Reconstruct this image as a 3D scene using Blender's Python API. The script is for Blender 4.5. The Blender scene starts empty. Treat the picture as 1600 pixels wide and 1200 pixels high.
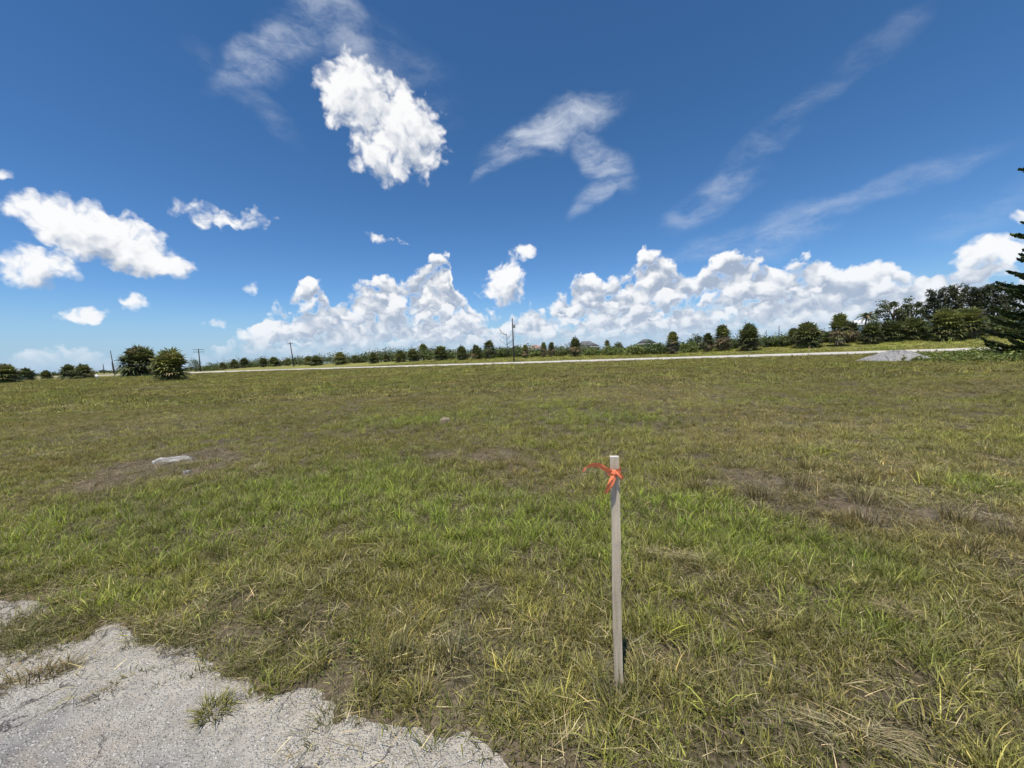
import bpy, bmesh, math, random
import numpy as np
from mathutils import Vector, Matrix, Euler

R = math.radians
SC = bpy.context.scene
COL = SC.collection

# ---------------------------------------------------------------- camera
EYE = Vector((0.0, 0.0, 1.5))
FPX = 600.0                       # focal length in pixels of a 1600 x 1200 frame
PITCH, ROLL = R(-4.24), R(2.3)
cam_data = bpy.data.cameras.new('camera')
cam = bpy.data.objects.new('camera', cam_data)
COL.objects.link(cam)
cam_data.sensor_width = 36.0
cam_data.lens = 36.0 * FPX / 1600.0
cam_data.clip_start = 0.02
cam_data.clip_end = 9000.0
CAMROT = Matrix.Rotation(math.pi / 2 + PITCH, 3, 'X') @ Matrix.Rotation(-ROLL, 3, 'Z')
cam.matrix_world = Matrix.Translation(EYE) @ CAMROT.to_4x4()
SC.camera = cam

def ray(px, py):
    return (CAMROT @ Vector(((px - 800) / FPX, (600 - py) / FPX, -1.0))).normalized()

def ground_at(px, py, z=0.0):
    d = ray(px, py)
    t = (z - EYE.z) / d.z
    return Vector((d.x * t, d.y * t))

# ---------------------------------------------------------------- render settings
SC.view_settings.view_transform = 'Standard'
SC.view_settings.look = 'None'
SC.view_settings.gamma = 1.0
SC.view_settings.use_curve_mapping = False
SC.view_settings.exposure = EXPOSURE = 0.0
SC.cycles.max_bounces = 4
SC.cycles.diffuse_bounces = 1
SC.cycles.glossy_bounces = 2
SC.cycles.transmission_bounces = 3
SC.cycles.transparent_max_bounces = 4
SC.cycles.caustics_reflective = False
SC.cycles.caustics_refractive = False
SC.cycles.sample_clamp_indirect = 6.0

# ---------------------------------------------------------------- sun
SUN_EL, SUN_AZ = R(74), R(200)    # azimuth clockwise from straight ahead (+Y)
sun_dir = Vector((math.sin(SUN_AZ) * math.cos(SUN_EL), math.cos(SUN_AZ) * math.cos(SUN_EL), math.sin(SUN_EL)))
sl = bpy.data.lights.new('sun', 'SUN')
sl.energy = 5.0
sl.angle = R(0.53)
sl.color = (1.0, 0.955, 0.89)
sun = bpy.data.objects.new('sun', sl)
COL.objects.link(sun)
sun.rotation_euler = (-sun_dir).to_track_quat('-Z', 'Y').to_euler()
SC.cycles.adaptive_threshold = 0.03
# ---------------------------------------------------------------- node helpers
class NT:
    def __init__(self, tree):
        self.t = tree
    def n(self, typ, **kw):
        node = self.t.nodes.new(typ)
        ins = kw.pop('ins', {})
        for k, v in kw.items():
            setattr(node, k, v)
        for k, v in ins.items():
            self.put(node.inputs[k], v)
        return node
    def put(self, sock, v):
        if isinstance(v, bpy.types.NodeSocket):
            self.t.links.new(v, sock)
        elif isinstance(v, bpy.types.Node):
            self.t.links.new(v.outputs[0], sock)
        else:
            if sock.type == 'RGBA' and len(v) == 3:
                v = (*v, 1.0)
            sock.default_value = v
    def m(self, op, a, b=0.0, c=None, clamp=False):
        node = self.t.nodes.new('ShaderNodeMath'); node.operation = op; node.use_clamp = clamp
        self.put(node.inputs[0], a); self.put(node.inputs[1], b)
        if c is not None: self.put(node.inputs[2], c)
        return node.outputs[0]
    def v(self, op, a, b=(0, 0, 0), s=None):
        node = self.t.nodes.new('ShaderNodeVectorMath'); node.operation = op
        self.put(node.inputs[0], a)
        if op not in ('LENGTH', 'NORMALIZE', 'SCALE'): self.put(node.inputs[1], b)
        if s is not None: self.put(node.inputs['Scale'], s)
        return node.outputs['Value'] if op in ('LENGTH', 'DOT_PRODUCT', 'DISTANCE') else node.outputs['Vector']
    def ss(self, x, lo, hi, a=0.0, b=1.0):
        node = self.t.nodes.new('ShaderNodeMapRange'); node.interpolation_type = 'SMOOTHSTEP'
        for k, q in enumerate((x, lo, hi, a, b)): self.put(node.inputs[k], q)
        return node.outputs[0]
    def lin(self, x, lo, hi, a=0.0, b=1.0):
        node = self.t.nodes.new('ShaderNodeMapRange')
        for k, q in enumerate((x, lo, hi, a, b)): self.put(node.inputs[k], q)
        return node.outputs[0]
    def noise(self, vec, scale, detail=4, rough=0.5, dist=0.0, lac=2.0):
        node = self.t.nodes.new('ShaderNodeTexNoise')
        if vec is not None: self.put(node.inputs['Vector'], vec)
        for k, q in (('Scale', scale), ('Detail', detail), ('Roughness', rough), ('Distortion', dist), ('Lacunarity', lac)):
            self.put(node.inputs[k], q)
        return node
    def mix(self, f, a, b, mode='MIX'):
        node = self.t.nodes.new('ShaderNodeMix'); node.data_type = 'RGBA'; node.blend_type = mode
        self.put(node.inputs[0], f); self.put(node.inputs[6], a); self.put(node.inputs[7], b)
        return node.outputs[2]
    def ramp(self, f, stops):
        node = self.t.nodes.new('ShaderNodeValToRGB')
        el = node.color_ramp.elements
        while len(el) < len(stops): el.new(0.5)
        for e, (p, c) in zip(el, stops):
            e.position = p; e.color = (*c, 1.0)
        self.put(node.inputs[0], f)
        return node.outputs[0]

# ---------------------------------------------------------------- world: sky and clouds
world = bpy.data.worlds.new('World')
SC.world = world
world.use_nodes = True
world.node_tree.nodes.clear()
W = NT(world.node_tree)
sky = W.n('ShaderNodeTexSky', sky_type='NISHITA', sun_disc=False)
sky.sun_elevation = SUN_EL
sky.sun_rotation = SUN_AZ
sky.air_density = 1.1
sky.dust_density = 0.05
sky.ozone_density = 1.6
SKY_STRENGTH = 0.085
geo = W.n('ShaderNodeTexCoord')
D0 = W.v('NORMALIZE', geo.outputs['Generated'])

# node group: signed cumulus density of the single clouds for a direction
def cloud_mapping(T, vec, cx, cy, ra, rb, rot):
    """1 at a cloud's centre, 0 on its outline; the ellipse is given by its bearing and its angular half axes"""
    c = ray(cx, cy)
    ca, sa = math.cos(R(rot)), math.sin(R(rot))
    p1 = ray(cx + ra * ca, cy + ra * sa)
    p2 = ray(cx - rb * sa, cy + rb * ca)
    t1 = p1 / p1.dot(c) - c
    t2 = p2 / p2.dot(c) - c
    l1, l2 = t1.length, t2.length
    e1 = t1.normalized()
    e2 = c.cross(e1).normalized()
    u = T.v('DOT_PRODUCT', vec, tuple(e1 / l1))
    v = T.v('DOT_PRODUCT', vec, tuple(e2 / l2))
    return T.m('MULTIPLY_ADD', u, T.m('MULTIPLY', u, -1.0), T.m('MULTIPLY_ADD', v, T.m('MULTIPLY', v, -1.0), 1.0))

CUMULUS = [  # bearing x, y, half axes, turn, weight
    (150, 365, 112, 50, 10, 1.0), (80, 338, 74, 30, 12, 0.9), (225, 402, 74, 34, 18, 1.0), (50, 420, 62, 36, -20, 0.85),
    (355, 343, 72, 20, 8, 0.62), (318, 330, 24, 17, -20, 0.6),
    (560, 150, 70, 58, 40, 1.0), (635, 215, 78, 64, 50, 1.0), (595, 255, 52, 34, 30, 0.8),
    (128, 490, 50, 16, -3, 0.75), (218, 471, 30, 13, 15, 0.7), (602, 375, 36, 9, 10, 0.5),
    (790, 440, 36, 40, 10, 0.95), (822, 398, 22, 15, 0, 0.75), (775, 460, 32, 11, -5, 0.6),
    (397, 449, 15, 9, 10, 0.6), (340, 503, 26, 9, 5, 0.55), (1582, 342, 22, 15, -10, 0.7), (1540, 402, 85, 24, -14, 0.8), (2, 275, 18, 8, 0, 0.5),
]
CIRRUS = [(425, 80, 140, 60, -32, 0.60), (530, 40, 130, 52, 50, 0.52), (610, 120, 150, 75, 30, 0.22), (385, 150, 130, 30, 40, 0.25),
          (860, 205, 150, 40, -24, 0.78), (790, 250, 80, 18, -32, 0.5), (935, 245, 84, 38, 45, 0.66), (930, 300, 66, 24, -42, 0.55),
          (1115, 310, 120, 36, -28, 0.40), (1185, 235, 130, 26, -38, 0.25), (1285, 140, 150, 24, -46, 0.19), (1395, 50, 110, 26, -42, 0.14),
          (1230, 362, 140, 42, -24, 0.40), (1410, 285, 240, 26, -21, 0.25), (1290, 335, 170, 26, -22, 0.30), (1110, 385, 130, 26, -14, 0.28), (1540, 330, 170, 36, -28, 0.20)]
BANK = [(-200, 528), (0, 540), (250, 548), (330, 548), (385, 525), (405, 492), (440, 468), (478, 428), (505, 440), (520, 462), (545, 448), (585, 415), (615, 420),
        (640, 440), (655, 410), (680, 386), (700, 392), (706, 425), (735, 462), (755, 487), (800, 482), (830, 468), (860, 462), (885, 448), (905, 418), (928, 420),
        (945, 444), (965, 420), (1000, 388), (1035, 386), (1060, 412), (1085, 430), (1100, 398), (1140, 380), (1190, 374), (1212, 404), (1250, 388), (1285, 392),
        (1320, 412), (1360, 400), (1395, 404), (1425, 408), (1460, 412), (1510, 398), (1560, 388), (1600, 385), (1800, 420)]
def az_el(px, py):
    d = ray(px, py)
    return math.degrees(math.atan2(d.x, d.y)), math.degrees(math.asin(d.z))
AZ0, AZ1, ELMAX = -62.0, 62.0, 24.0
LIGHT_STEP = (-0.010, 0.0, 0.022)           # towards the light, as a step in direction
HALF = (0.5, 0.5, 0.5)
WHITE, GREY, AIR = (1.0, 1.0, 1.0), (0.37, 0.44, 0.56), (0.56, 0.69, 0.88)
sepd = W.n('ShaderNodeSeparateXYZ', ins={0: D0})
eld = W.m('MULTIPLY', W.m('ARCSINE', sepd.outputs[2]), 57.29578)
azd = W.m('MULTIPLY', W.m('ARCTAN2', sepd.outputs[0], sepd.outputs[1]), 57.29578)
veil = W.ss(eld, -2.0, 13.0, 0.40, 0.0)     # clouds low down stand behind more air

# clear sky: the camera renders it deeper and bluer than the raw sky model, channel by channel
sc = W.n('ShaderNodeSeparateColor', ins={0: W.v('SCALE', sky.outputs[0], s=SKY_STRENGTH)})
chan = [W.m('MULTIPLY', W.m('POWER', sc.outputs[k], g_), a_) for k, (a_, g_) in enumerate(((1.02, 1.36), (1.26, 1.24), (1.92, 1.42)))]
clear = W.n('ShaderNodeCombineColor', ins={0: chan[0], 1: chan[1], 2: chan[2]}).outputs[0]
clear = W.mix(W.ss(eld, 9.0, -1.0, 0.0, 0.85), clear, (0.34, 0.53, 0.77))    # low haze

# single clouds
cw1 = W.noise(D0, 9.0, 2, 0.55)
cw2 = W.noise(D0, 34.0, 2, 0.6)
cwv = W.v('ADD', D0, W.v('SCALE', W.v('SUBTRACT', cw1.outputs['Color'], HALF), s=0.060))
cwv = W.v('ADD', cwv, W.v('SCALE', W.v('SUBTRACT', cw2.outputs['Color'], HALF), s=0.030))
cwu = W.v('ADD', cwv, (-0.015, 0.0, 0.034))
def shape(vec, clouds):
    acc = None
    for cx, cy, ra, rb, rot, wgt in clouds:
        s = W.m('MULTIPLY', cloud_mapping(W, vec, cx, cy, ra * 1.12, rb * 1.12, rot), wgt)
        acc = s if acc is None else W.m('MAXIMUM', acc, s)
    vor = W.n('ShaderNodeTexVoronoi', feature='F1', ins={'Vector': vec, 'Scale': 30.0, 'Detail': 1.0, 'Roughness': 0.5, 'Lacunarity': 2.4})
    x = W.m('MULTIPLY', W.m('MAXIMUM', acc, -1.5), 0.95)
    return W.m('MULTIPLY_ADD', W.m('SUBTRACT', 0.45, vor.outputs['Distance']), 0.60, x)
def add_cumulus(col, clouds):
    s0, s1 = shape(cwv, clouds), shape(cwu, [q for q in clouds if q[5] >= 0.7] or clouds[:1])
    fine = W.m('SUBTRACT', W.noise(cwv, 38.0, 6, 0.62).outputs['Fac'], 0.5)
    c0 = W.m('MULTIPLY_ADD', fine, 0.90, s0)
    alpha = W.m('MULTIPLY', W.ss(c0, -0.05, 0.52), W.ss(eld, 1.0, 5.0, 0.35, 0.97))
    light = W.ss(W.m('ADD', W.m('MULTIPLY_ADD', fine, 0.20, W.m('SUBTRACT', s0, s1)), W.m('MULTIPLY', s0, -0.42)), -0.85, 0.10)
    return W.mix(alpha, col, W.mix(W.m('MULTIPLY', veil, 0.6), W.mix(light, GREY, WHITE), AIR))

# cirrus: soft streaks combed along their length
rw = W.noise(D0, 7.0, 5, 0.55)
rv = W.v('ADD', D0, W.v('SCALE', W.v('SUBTRACT', rw.outputs['Color'], HALF), s=0.075))
def add_cirrus(col, streaks):
    ca = None
    for q in streaks:
        s = W.m('MULTIPLY', W.ss(cloud_mapping(W, rv, *q[:5]), 0.0, 1.0), q[5])
        ca = s if ca is None else W.m('MAXIMUM', ca, s)
    cm = W.n('ShaderNodeMapping', vector_type='POINT', ins={'Vector': rv})
    cm.inputs['Rotation'].default_value = (0, R(24), 0)
    cm.inputs['Scale'].default_value = (6.0, 9.0, 19.0)
    cn = W.noise(cm.outputs[0], 1.5, 7, 0.64, 0.0)
    cirr = W.m('MULTIPLY', ca, W.ss(W.m('MULTIPLY_ADD', ca, 0.22, cn.outputs['Fac']), 0.34, 0.98, 0.0, 1.35), clamp=True)
    return W.mix(W.m('MULTIPLY', cirr, 0.85), col, (0.80, 0.85, 0.92))

# the cumulus bank along the horizon, tier behind tier
def add_tier(col, low, seed, amt, zs, cap):
    sv = W.v('ADD', D0, seed)
    w1 = W.noise(sv, 13.0, 1, 0.5)
    w2 = W.noise(sv, 40.0, 2, 0.6)
    wv = W.v('ADD', D0, W.v('SCALE', W.v('SUBTRACT', w1.outputs['Color'], HALF), s=0.030))
    wv = W.v('ADD', wv, W.v('SCALE', W.v('SUBTRACT', w2.outputs['Color'], HALF), s=0.022))
    sep = W.n('ShaderNodeSeparateXYZ', ins={0: wv})
    az = W.m('MULTIPLY', W.m('ARCTAN2', sep.outputs[0], sep.outputs[1]), 57.29578)
    el = W.m('MULTIPLY', W.m('ARCSINE', sep.outputs[2]), 57.29578)
    azn = W.m('DIVIDE', W.m('PINGPONG', W.m('ADD', az, -AZ0 + 4 * (AZ1 - AZ0)), AZ1 - AZ0), AZ1 - AZ0)
    fc = W.n('ShaderNodeFloatCurve', ins={'Value': azn})
    crv = fc.mapping.curves[0]
    pts = sorted(((a - AZ0) / (AZ1 - AZ0), e / ELMAX) for a, e in (az_el(*p) for p in BANK))
    pts = [(min(max(a, 0), 1), max(e, 0.0)) for a, e in pts if -0.001 <= a <= 1.001]
    pts = [(0.0, pts[0][1])] + pts + [(1.0, pts[-1][1])]
    crv.points[0].location = pts[0]; crv.points[1].location = pts[-1]
    for p in pts[1:-1]: crv.points.new(*p)
    for p in crv.points: p.handle_type = 'VECTOR'
    fc.mapping.update()
    top = W.m('MULTIPLY_ADD', fc.outputs[0], ELMAX * 1.03, 0.25)
    lf = W.noise(sv, 7.0, 2, 0.5)
    top = W.m('MULTIPLY', top, W.m('MULTIPLY_ADD', W.m('MULTIPLY', W.m('SUBTRACT', 1.0, low), W.m('SUBTRACT', lf.outputs['Fac'], 0.5)), 2.6, low))
    def dens(vec, rise):
        q = W.v('ADD', vec, seed)
        vor = W.n('ShaderNodeTexVoronoi', feature='F1', ins={'Vector': W.v('MULTIPLY', q, (1, 1, zs)), 'Scale': 17.0, 'Detail': 1.0, 'Roughness': 0.5, 'Lacunarity': 2.4})
        x = W.m('MINIMUM', W.m('DIVIDE', W.m('SUBTRACT', top, W.m('ADD', el, rise)), 3.2), cap)
        return W.m('MULTIPLY_ADD', W.m('SUBTRACT', 0.40, vor.outputs['Distance']), 1.05, x)
    b0 = dens(wv, 0.0)
    b1 = dens(W.v('ADD', wv, LIGHT_STEP), 1.26)
    fine = W.m('SUBTRACT', W.noise(W.v('ADD', wv, seed), 50.0, 5, 0.6).outputs['Fac'], 0.5)
    d0 = W.m('MULTIPLY_ADD', fine, 0.7, b0)
    alpha = W.m('MULTIPLY', W.ss(d0, -0.03, 0.30), W.m('MULTIPLY', W.ss(eld, 0.8, 4.2, 0.15, 0.97), amt))
    light = W.ss(W.m('ADD', W.m('MULTIPLY_ADD', fine, 0.35, W.m('SUBTRACT', b0, b1)), W.m('MULTIPLY', b0, -0.14)), -0.20, 0.56)
    light = W.m('MAXIMUM', light, W.ss(d0, 0.30, 0.05, 0.0, 0.75))
    return W.mix(alpha, col, W.mix(veil, W.mix(light, GREY, WHITE), AIR))

TIERS = [(1.0, (0, 0, 0), 1.0, 1.1, 0.70), (0.74, (3.7, 1.2, 0.4), 0.95, 1.35, 0.60), (0.50, (7.1, 5.3, 2.2), 0.92, 2.0, 0.56)]
ZONE_EL = 21.5                              # the bank stays below this elevation
def els(q):
    cx, cy, ra, rb, rot = q[:5]
    h = math.hypot(ra * math.sin(R(rot)), rb * math.cos(R(rot))) + 50
    return az_el(cx, cy + h)[1], az_el(cx, cy - h)[1]
def leaf(cirri, cumuli, tiers):
    """one region of the sky: the clear sky with the clouds that reach into it"""
    col = clear
    if cirri: col = add_cirrus(col, cirri)
    if cumuli: col = add_cumulus(col, cumuli)
    for t in TIERS[:tiers]: col = add_tier(col, *t)
    return W.n('ShaderNodeBackground', ins={'Color': col, 'Strength': 1.0}).outputs[0]
def gated(gate, off, on):
    return W.n('ShaderNodeMixShader', ins={0: gate, 1: off, 2: on}).outputs[0]
high = leaf([q for q in CIRRUS if els(q)[1] > ZONE_EL], [q for q in CUMULUS if els(q)[1] > ZONE_EL], 0)
low = leaf([q for q in CIRRUS if els(q)[0] < ZONE_EL], [q for q in CUMULUS if els(q)[0] < ZONE_EL], 3)
sh = gated(W.m('LESS_THAN', eld, ZONE_EL), gated(W.m('GREATER_THAN', sepd.outputs[1], 0.35), leaf([], [], 0), high), low)
out = W.n('ShaderNodeOutputWorld', ins={'Surface': sh})
world.cycles.sampling_method = 'NONE'
# ---------------------------------------------------------------- numpy helpers
rng = np.random.default_rng(7)
def _hash(ix, iy, seed):
    h = (ix.astype(np.int64) * 374761393 + iy.astype(np.int64) * 668265263 + seed * 974634541) & 0xFFFFFFFF
    h = ((h ^ (h >> 13)) * 1274126177) & 0xFFFFFFFF
    return ((h ^ (h >> 16)) & 0xFFFFFF) / float(0xFFFFFF)
def vnoise(x, y, seed=0):
    ix, iy = np.floor(x), np.floor(y)
    fx, fy = x - ix, y - iy
    fx, fy = fx * fx * (3 - 2 * fx), fy * fy * (3 - 2 * fy)
    a, b = _hash(ix, iy, seed), _hash(ix + 1, iy, seed)
    c, d = _hash(ix, iy + 1, seed), _hash(ix + 1, iy + 1, seed)
    return (a + (b - a) * fx) * (1 - fy) + (c + (d - c) * fx) * fy
def fbm(x, y, octv=4, seed=0):
    s, a, t = 0.0, 1.0, 0.0
    for o in range(octv):
        s = s + a * vnoise(x, y, seed + o * 17); t += a
        x, y, a = x * 2.03 + 11.3, y * 2.03 + 5.7, a * 0.5
    return s / t
def sstep(x, lo, hi):
    t = np.clip((x - lo) / (hi - lo), 0, 1)
    return t * t * (3 - 2 * t)

def add_mesh(name, verts, faces, mat, parent=None, attrs=None, smooth=False, loc=None):
    me = bpy.data.meshes.new(name)
    verts = np.asarray(verts, dtype=np.float32).reshape(-1, 3)
    if isinstance(faces, np.ndarray):
        nf, k = faces.shape
        me.vertices.add(len(verts)); me.vertices.foreach_set('co', verts.ravel())
        me.loops.add(nf * k); me.loops.foreach_set('vertex_index', faces.astype(np.int32).ravel())
        me.polygons.add(nf); me.polygons.foreach_set('loop_start', np.arange(0, nf * k, k, dtype=np.int32))
        me.polygons.foreach_set('loop_total', np.full(nf, k, dtype=np.int32))
        me.update(calc_edges=True)
    else:
        me.from_pydata(verts.tolist(), [], faces)
    for an, (typ, dom, data) in (attrs or {}).items():
        at = me.attributes.new(an, typ, dom)
        at.data.foreach_set({'FLOAT': 'value', 'FLOAT_COLOR': 'color', 'FLOAT_VECTOR': 'vector', 'INT': 'value'}[typ], np.asarray(data).ravel())
    if smooth: me.shade_smooth()
    me.materials.append(mat)
    return link(name, me, parent, loc)
def link(name, me, parent=None, loc=None):
    o = bpy.data.objects.new(name, me)
    COL.objects.link(o)
    if parent is not None: o.parent = parent
    if loc is not None: o.location = loc
    return o
def empty(name, loc=(0, 0, 0), rz=0.0, scale=1.0):
    o = bpy.data.objects.new(name, None)
    COL.objects.link(o)
    o.location = loc; o.rotation_euler = (0, 0, rz)
    o.scale = (scale,) * 3 if np.isscalar(scale) else scale
    o.empty_display_size = 0.2
    return o
def tag(o, label=None, category=None, group=None, kind=None):
    if label: o['label'] = label
    if category: o['category'] = category
    if group: o['group'] = group
    if kind: o['kind'] = kind
    return o
def copy_thing(root):
    c = root.copy(); COL.objects.link(c)
    for ch in root.children:
        d = ch.copy(); COL.objects.link(d); d.parent = c
        for g in ch.children:
            e = g.copy(); COL.objects.link(e); e.parent = d
    return c

def new_mat(name):
    m = bpy.data.materials.new(name); m.use_nodes = True
    m.node_tree.nodes.clear()
    T = NT(m.node_tree)
    out = T.n('ShaderNodeOutputMaterial')
    return m, T, out
def principled(T, out, color, rough=0.8, spec=0.3, normal=None, translucent=0.0, tcol=None):
    p = T.n('ShaderNodeBsdfPrincipled', ins={'Base Color': color, 'Roughness': rough, 'Specular IOR Level': spec})
    if normal is not None: T.put(p.inputs['Normal'], normal)
    sh = p.outputs[0]
    if translucent:
        t = T.n('ShaderNodeBsdfTranslucent', ins={'Color': tcol if tcol is not None else color})
        sh = T.n('ShaderNodeMixShader', ins={0: translucent, 1: sh, 2: t.outputs[0]}).outputs[0]
    T.put(out.inputs['Surface'], sh)
def bump(T, h, strength=0.5, dist=0.01):
    return T.n('ShaderNodeBump', ins={'Height': h, 'Strength': strength, 'Distance': dist}).outputs[0]

# ---------------------------------------------------------------- lie of the land
ROAD_N = np.array([0.475, 0.880])       # across the far road, away from the camera
ROAD_A, ROAD_B = 0.54, 69.0             # near edge: y = B - A x
ROAD_W = 9.0
def road_s(x, y):
    return (ROAD_A * x + y - ROAD_B) * 0.88

PAVE_EDGE = [(-420, 830), (-120, 905), (0, 938), (70, 962), (150, 978), (250, 984), (310, 1000), (400, 1030), (470, 1072), (540, 1086), (600, 1105), (680, 1150), (760, 1180), (840, 1212), (980, 1275)]
_pe = np.array([tuple(ground_at(*p)) for p in PAVE_EDGE])
_pe = _pe[np.argsort(_pe[:, 0])]
def pave_sd(x, y):
    """metres inside the old pavement, negative outside"""
    xl, yl = _pe[0]; xr, yr = _pe[-1]
    e = np.interp(x, _pe[:, 0], _pe[:, 1])
    e = np.where(x < xl, yl + (xl - x) * 0.35, e)
    e = np.where(x > xr, yr - (x - xr) * 0.75, e)
    n = (fbm(x * 5, y * 5, 4, 31) - 0.5) * 0.26 + (fbm(x * 1.6, y * 1.6, 2, 32) - 0.5) * 0.16
    return (e - y) * 0.8 + n + 0.005
def terrain(x, y):
    x, y = np.asarray(x, dtype=float), np.asarray(y, dtype=float)
    r = np.hypot(x, y)
    near = (fbm(x * 1.3, y * 1.3, 4, 3) - 0.5) * 0.07 * sstep(r, 0.4, 3.0) + (fbm(x * 0.25, y * 0.25, 3, 5) - 0.5) * 0.12 * sstep(r, 3, 14)
    near = near * (1 - 0.8 * sstep(r, 60, 140))
    s = road_s(x, y)
    flat = sstep(s, -14, -3)
    bank_h = 0.92 + 0.45 * sstep(x, 35, 65) - 0.25 * np.exp(-((x - 30) / 14) ** 2)
    west = sstep(x, -135, -95)
    z = near * (1 - flat) + west * (0.17 * sstep(s, 0, ROAD_W) + bank_h * sstep(s, ROAD_W + 1, 27) - (bank_h + 0.1) * sstep(s, 90, 200))
    z = z - 0.05 * sstep(s, -1.0, 0.4) * (1 - sstep(s, ROAD_W - 0.4, ROAD_W + 1.0)) * west
    sd = pave_sd(x, y)
    z = np.where(r < 14, z * (1 - sstep(sd, -0.5, 0.1)) - 0.045 * sstep(sd, -0.02, 0.22), z)
    return z

def project(p):
    q = CAMROT.transposed() @ (Vector(p) - EYE)
    return 800 + FPX * q.x / -q.z, 600 - FPX * q.y / -q.z, -q.z
def spot(px, py, s=None, depth=None):
    """ground point on the bearing of (px, py), s metres beyond the far road or at a given depth"""
    d = ray(px, py)
    hx, hy = d.x / math.hypot(d.x, d.y), d.y / math.hypot(d.x, d.y)
    if s is not None:
        t = (s / 0.88 + ROAD_B) / (ROAD_A * hx + hy)
    else:
        t = depth / hy
    x, y = hx * t, hy * t
    return Vector((x, y, float(terrain(x, y))))
def height_to(p, py):
    """height above p at which a vertical rises to the image row py"""
    lo, hi = 0.0, min(60.0, 4.0 * math.hypot(p.x, p.y))
    for _ in range(40):
        m = (lo + hi) / 2
        if project((p.x, p.y, p.z + m))[1] > py: lo = m
        else: hi = m
    return lo

# fields of growth: each patch is an ellipse on the ground (centre, half width and half depth seen from the verge)
def patch(px, py, ra, rb, w=1.0):
    c = ground_at(px, py)
    l = ground_at(px + ra, py - ra * math.tan(ROLL))
    f = ground_at(px, py - rb)
    n_ = ground_at(px, py + rb)
    return (c.x, c.y, (l - c).length, (f - n_).length / 2, math.atan2(c.x, c.y), w)
LUSH = [patch(*q) for q in ((560, 757, 190, 50, 1), (720, 800, 150, 50, 0.9), (330, 815, 140, 28, 0.6), (1490, 760, 85, 24, 1), (1090, 812, 120, 34, 0.9), (1230, 865, 150, 36, 0.7),
        (640, 657, 95, 9, 0.55), (1010, 652, 60, 7, 0.55), (1350, 965, 170, 55, 0.55), (900, 850, 120, 50, 0.5), (1230, 710, 40, 8, 0.4), (1040, 960, 110, 40, 0.4), (80, 830, 120, 30, 0.35))]
BARE = [patch(*q) for q in ((252, 730, 84, 21, 1.7), (740, 712, 75, 13, 0.8), (1150, 748, 50, 13, 0.85), (850, 720, 50, 9, 0.6), (1240, 760, 60, 12, 0.7), (1290, 788, 95, 18, 0.6), (1430, 797, 62, 13, 1.1), (1530, 838, 70, 16, 1.1),
        (240, 606, 60, 3, 0.8), (920, 578, 30, 1.6, 0.6), (1310, 598, 22, 2.5, 0.8), (980, 583, 70, 1.6, 0.4), (110, 690, 60, 7, 0.35), (20, 930, 60, 20, 0.7))]
DRY = [patch(*q) for q in ((640, 1040, 200, 60, 0.7), (960, 1060, 130, 45, 0.9), (1200, 1170, 230, 45, 0.7), (1060, 885, 70, 14, 0.8), (1480, 1000, 80, 14, 0.8), (1350, 930, 80, 12, 0.4),
        (300, 745, 90, 14, 0.7), (1300, 790, 150, 30, 0.7), (900, 610, 500, 12, 0.35), (380, 950, 200, 40, 0.5), (1250, 690, 260, 30, 0.5), (640, 640, 240, 12, 0.25))]
def field(patches, x, y):
    v = np.zeros_like(x)
    wx, wy = x + (fbm(x * 0.9, y * 0.9, 3, 71) - 0.5) * 1.1, y + (fbm(x * 0.9, y * 0.9, 3, 72) - 0.5) * 1.1
    for cx, cy, a, b, ang, w in patches:
        dx, dy = wx - cx, wy - cy
        u = (dx * math.cos(ang) - dy * math.sin(ang)) / a
        t = (dx * math.sin(ang) + dy * math.cos(ang)) / b
        v = np.maximum(v, w * np.exp(-(u * u + t * t) ** 1.5 * 0.9))
    return v
def growth(x, y):
    r = np.hypot(x, y)
    big = fbm(x * 0.11, y * 0.11, 4, 41)
    mid = fbm(x * 0.6, y * 0.6, 3, 43)
    fin = fbm(x * 2.3, y * 2.3, 3, 47)
    lush = field(LUSH, x, y) + 0.55 * sstep(big * 0.6 + mid * 0.4, 0.55, 0.75)
    bare = field(BARE, x, y) * (0.35 + 1.3 * sstep(fbm(x * 2.2, y * 2.2, 3, 53), 0.36, 0.60)) + 0.45 * sstep(mid * 0.45 + fin * 0.55, 0.60, 0.74)
    dry = field(DRY, x, y) + 0.8 * sstep(fbm(x * 0.2, y * 0.3, 4, 51), 0.50, 0.68)
    s = road_s(x, y)
    verge = sstep(s, ROAD_W, ROAD_W + 3) * sstep(x, -135, -95)
    lush = np.clip(lush + 0.22 * verge, 0, 1); bare = np.clip(bare - 0.4 * verge, 0, 1.2); dry = np.clip(dry - 0.5 * verge - 0.5 * field(LUSH, x, y), 0, 1)
    return lush, bare, dry
def mix3(a, b, t):
    return a + (np.asarray(b) - a) * t[:, None]
def growth_tint(x, y):
    """albedo of the grass growing at a point"""
    lush, bare, dry = growth(x, y)
    c = np.tile(np.array((0.270, 0.278, 0.058)), (len(x), 1))
    hue = fbm(x * 0.35, y * 0.35, 3, 61)
    c = mix3(c, (0.290, 0.236, 0.070), sstep(hue, 0.48, 0.68) * 0.8)
    c = mix3(c, (0.232, 0.322, 0.034), np.clip(lush, 0, 1) * 0.85)
    c = mix3(c, (0.400, 0.335, 0.135), np.clip(dry, 0, 1) * 0.60)
    c = mix3(c, (0.170, 0.120, 0.070), np.clip(bare, 0, 1) * 0.65)
    return c * ((0.62 + 0.76 * fbm(x * 0.8, y * 0.5, 4, 67)) * np.where(road_s(x, y) < 0, 1 - 0.16 * sstep(np.hypot(x, y), 9, 26), 1.0))[:, None]

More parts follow.
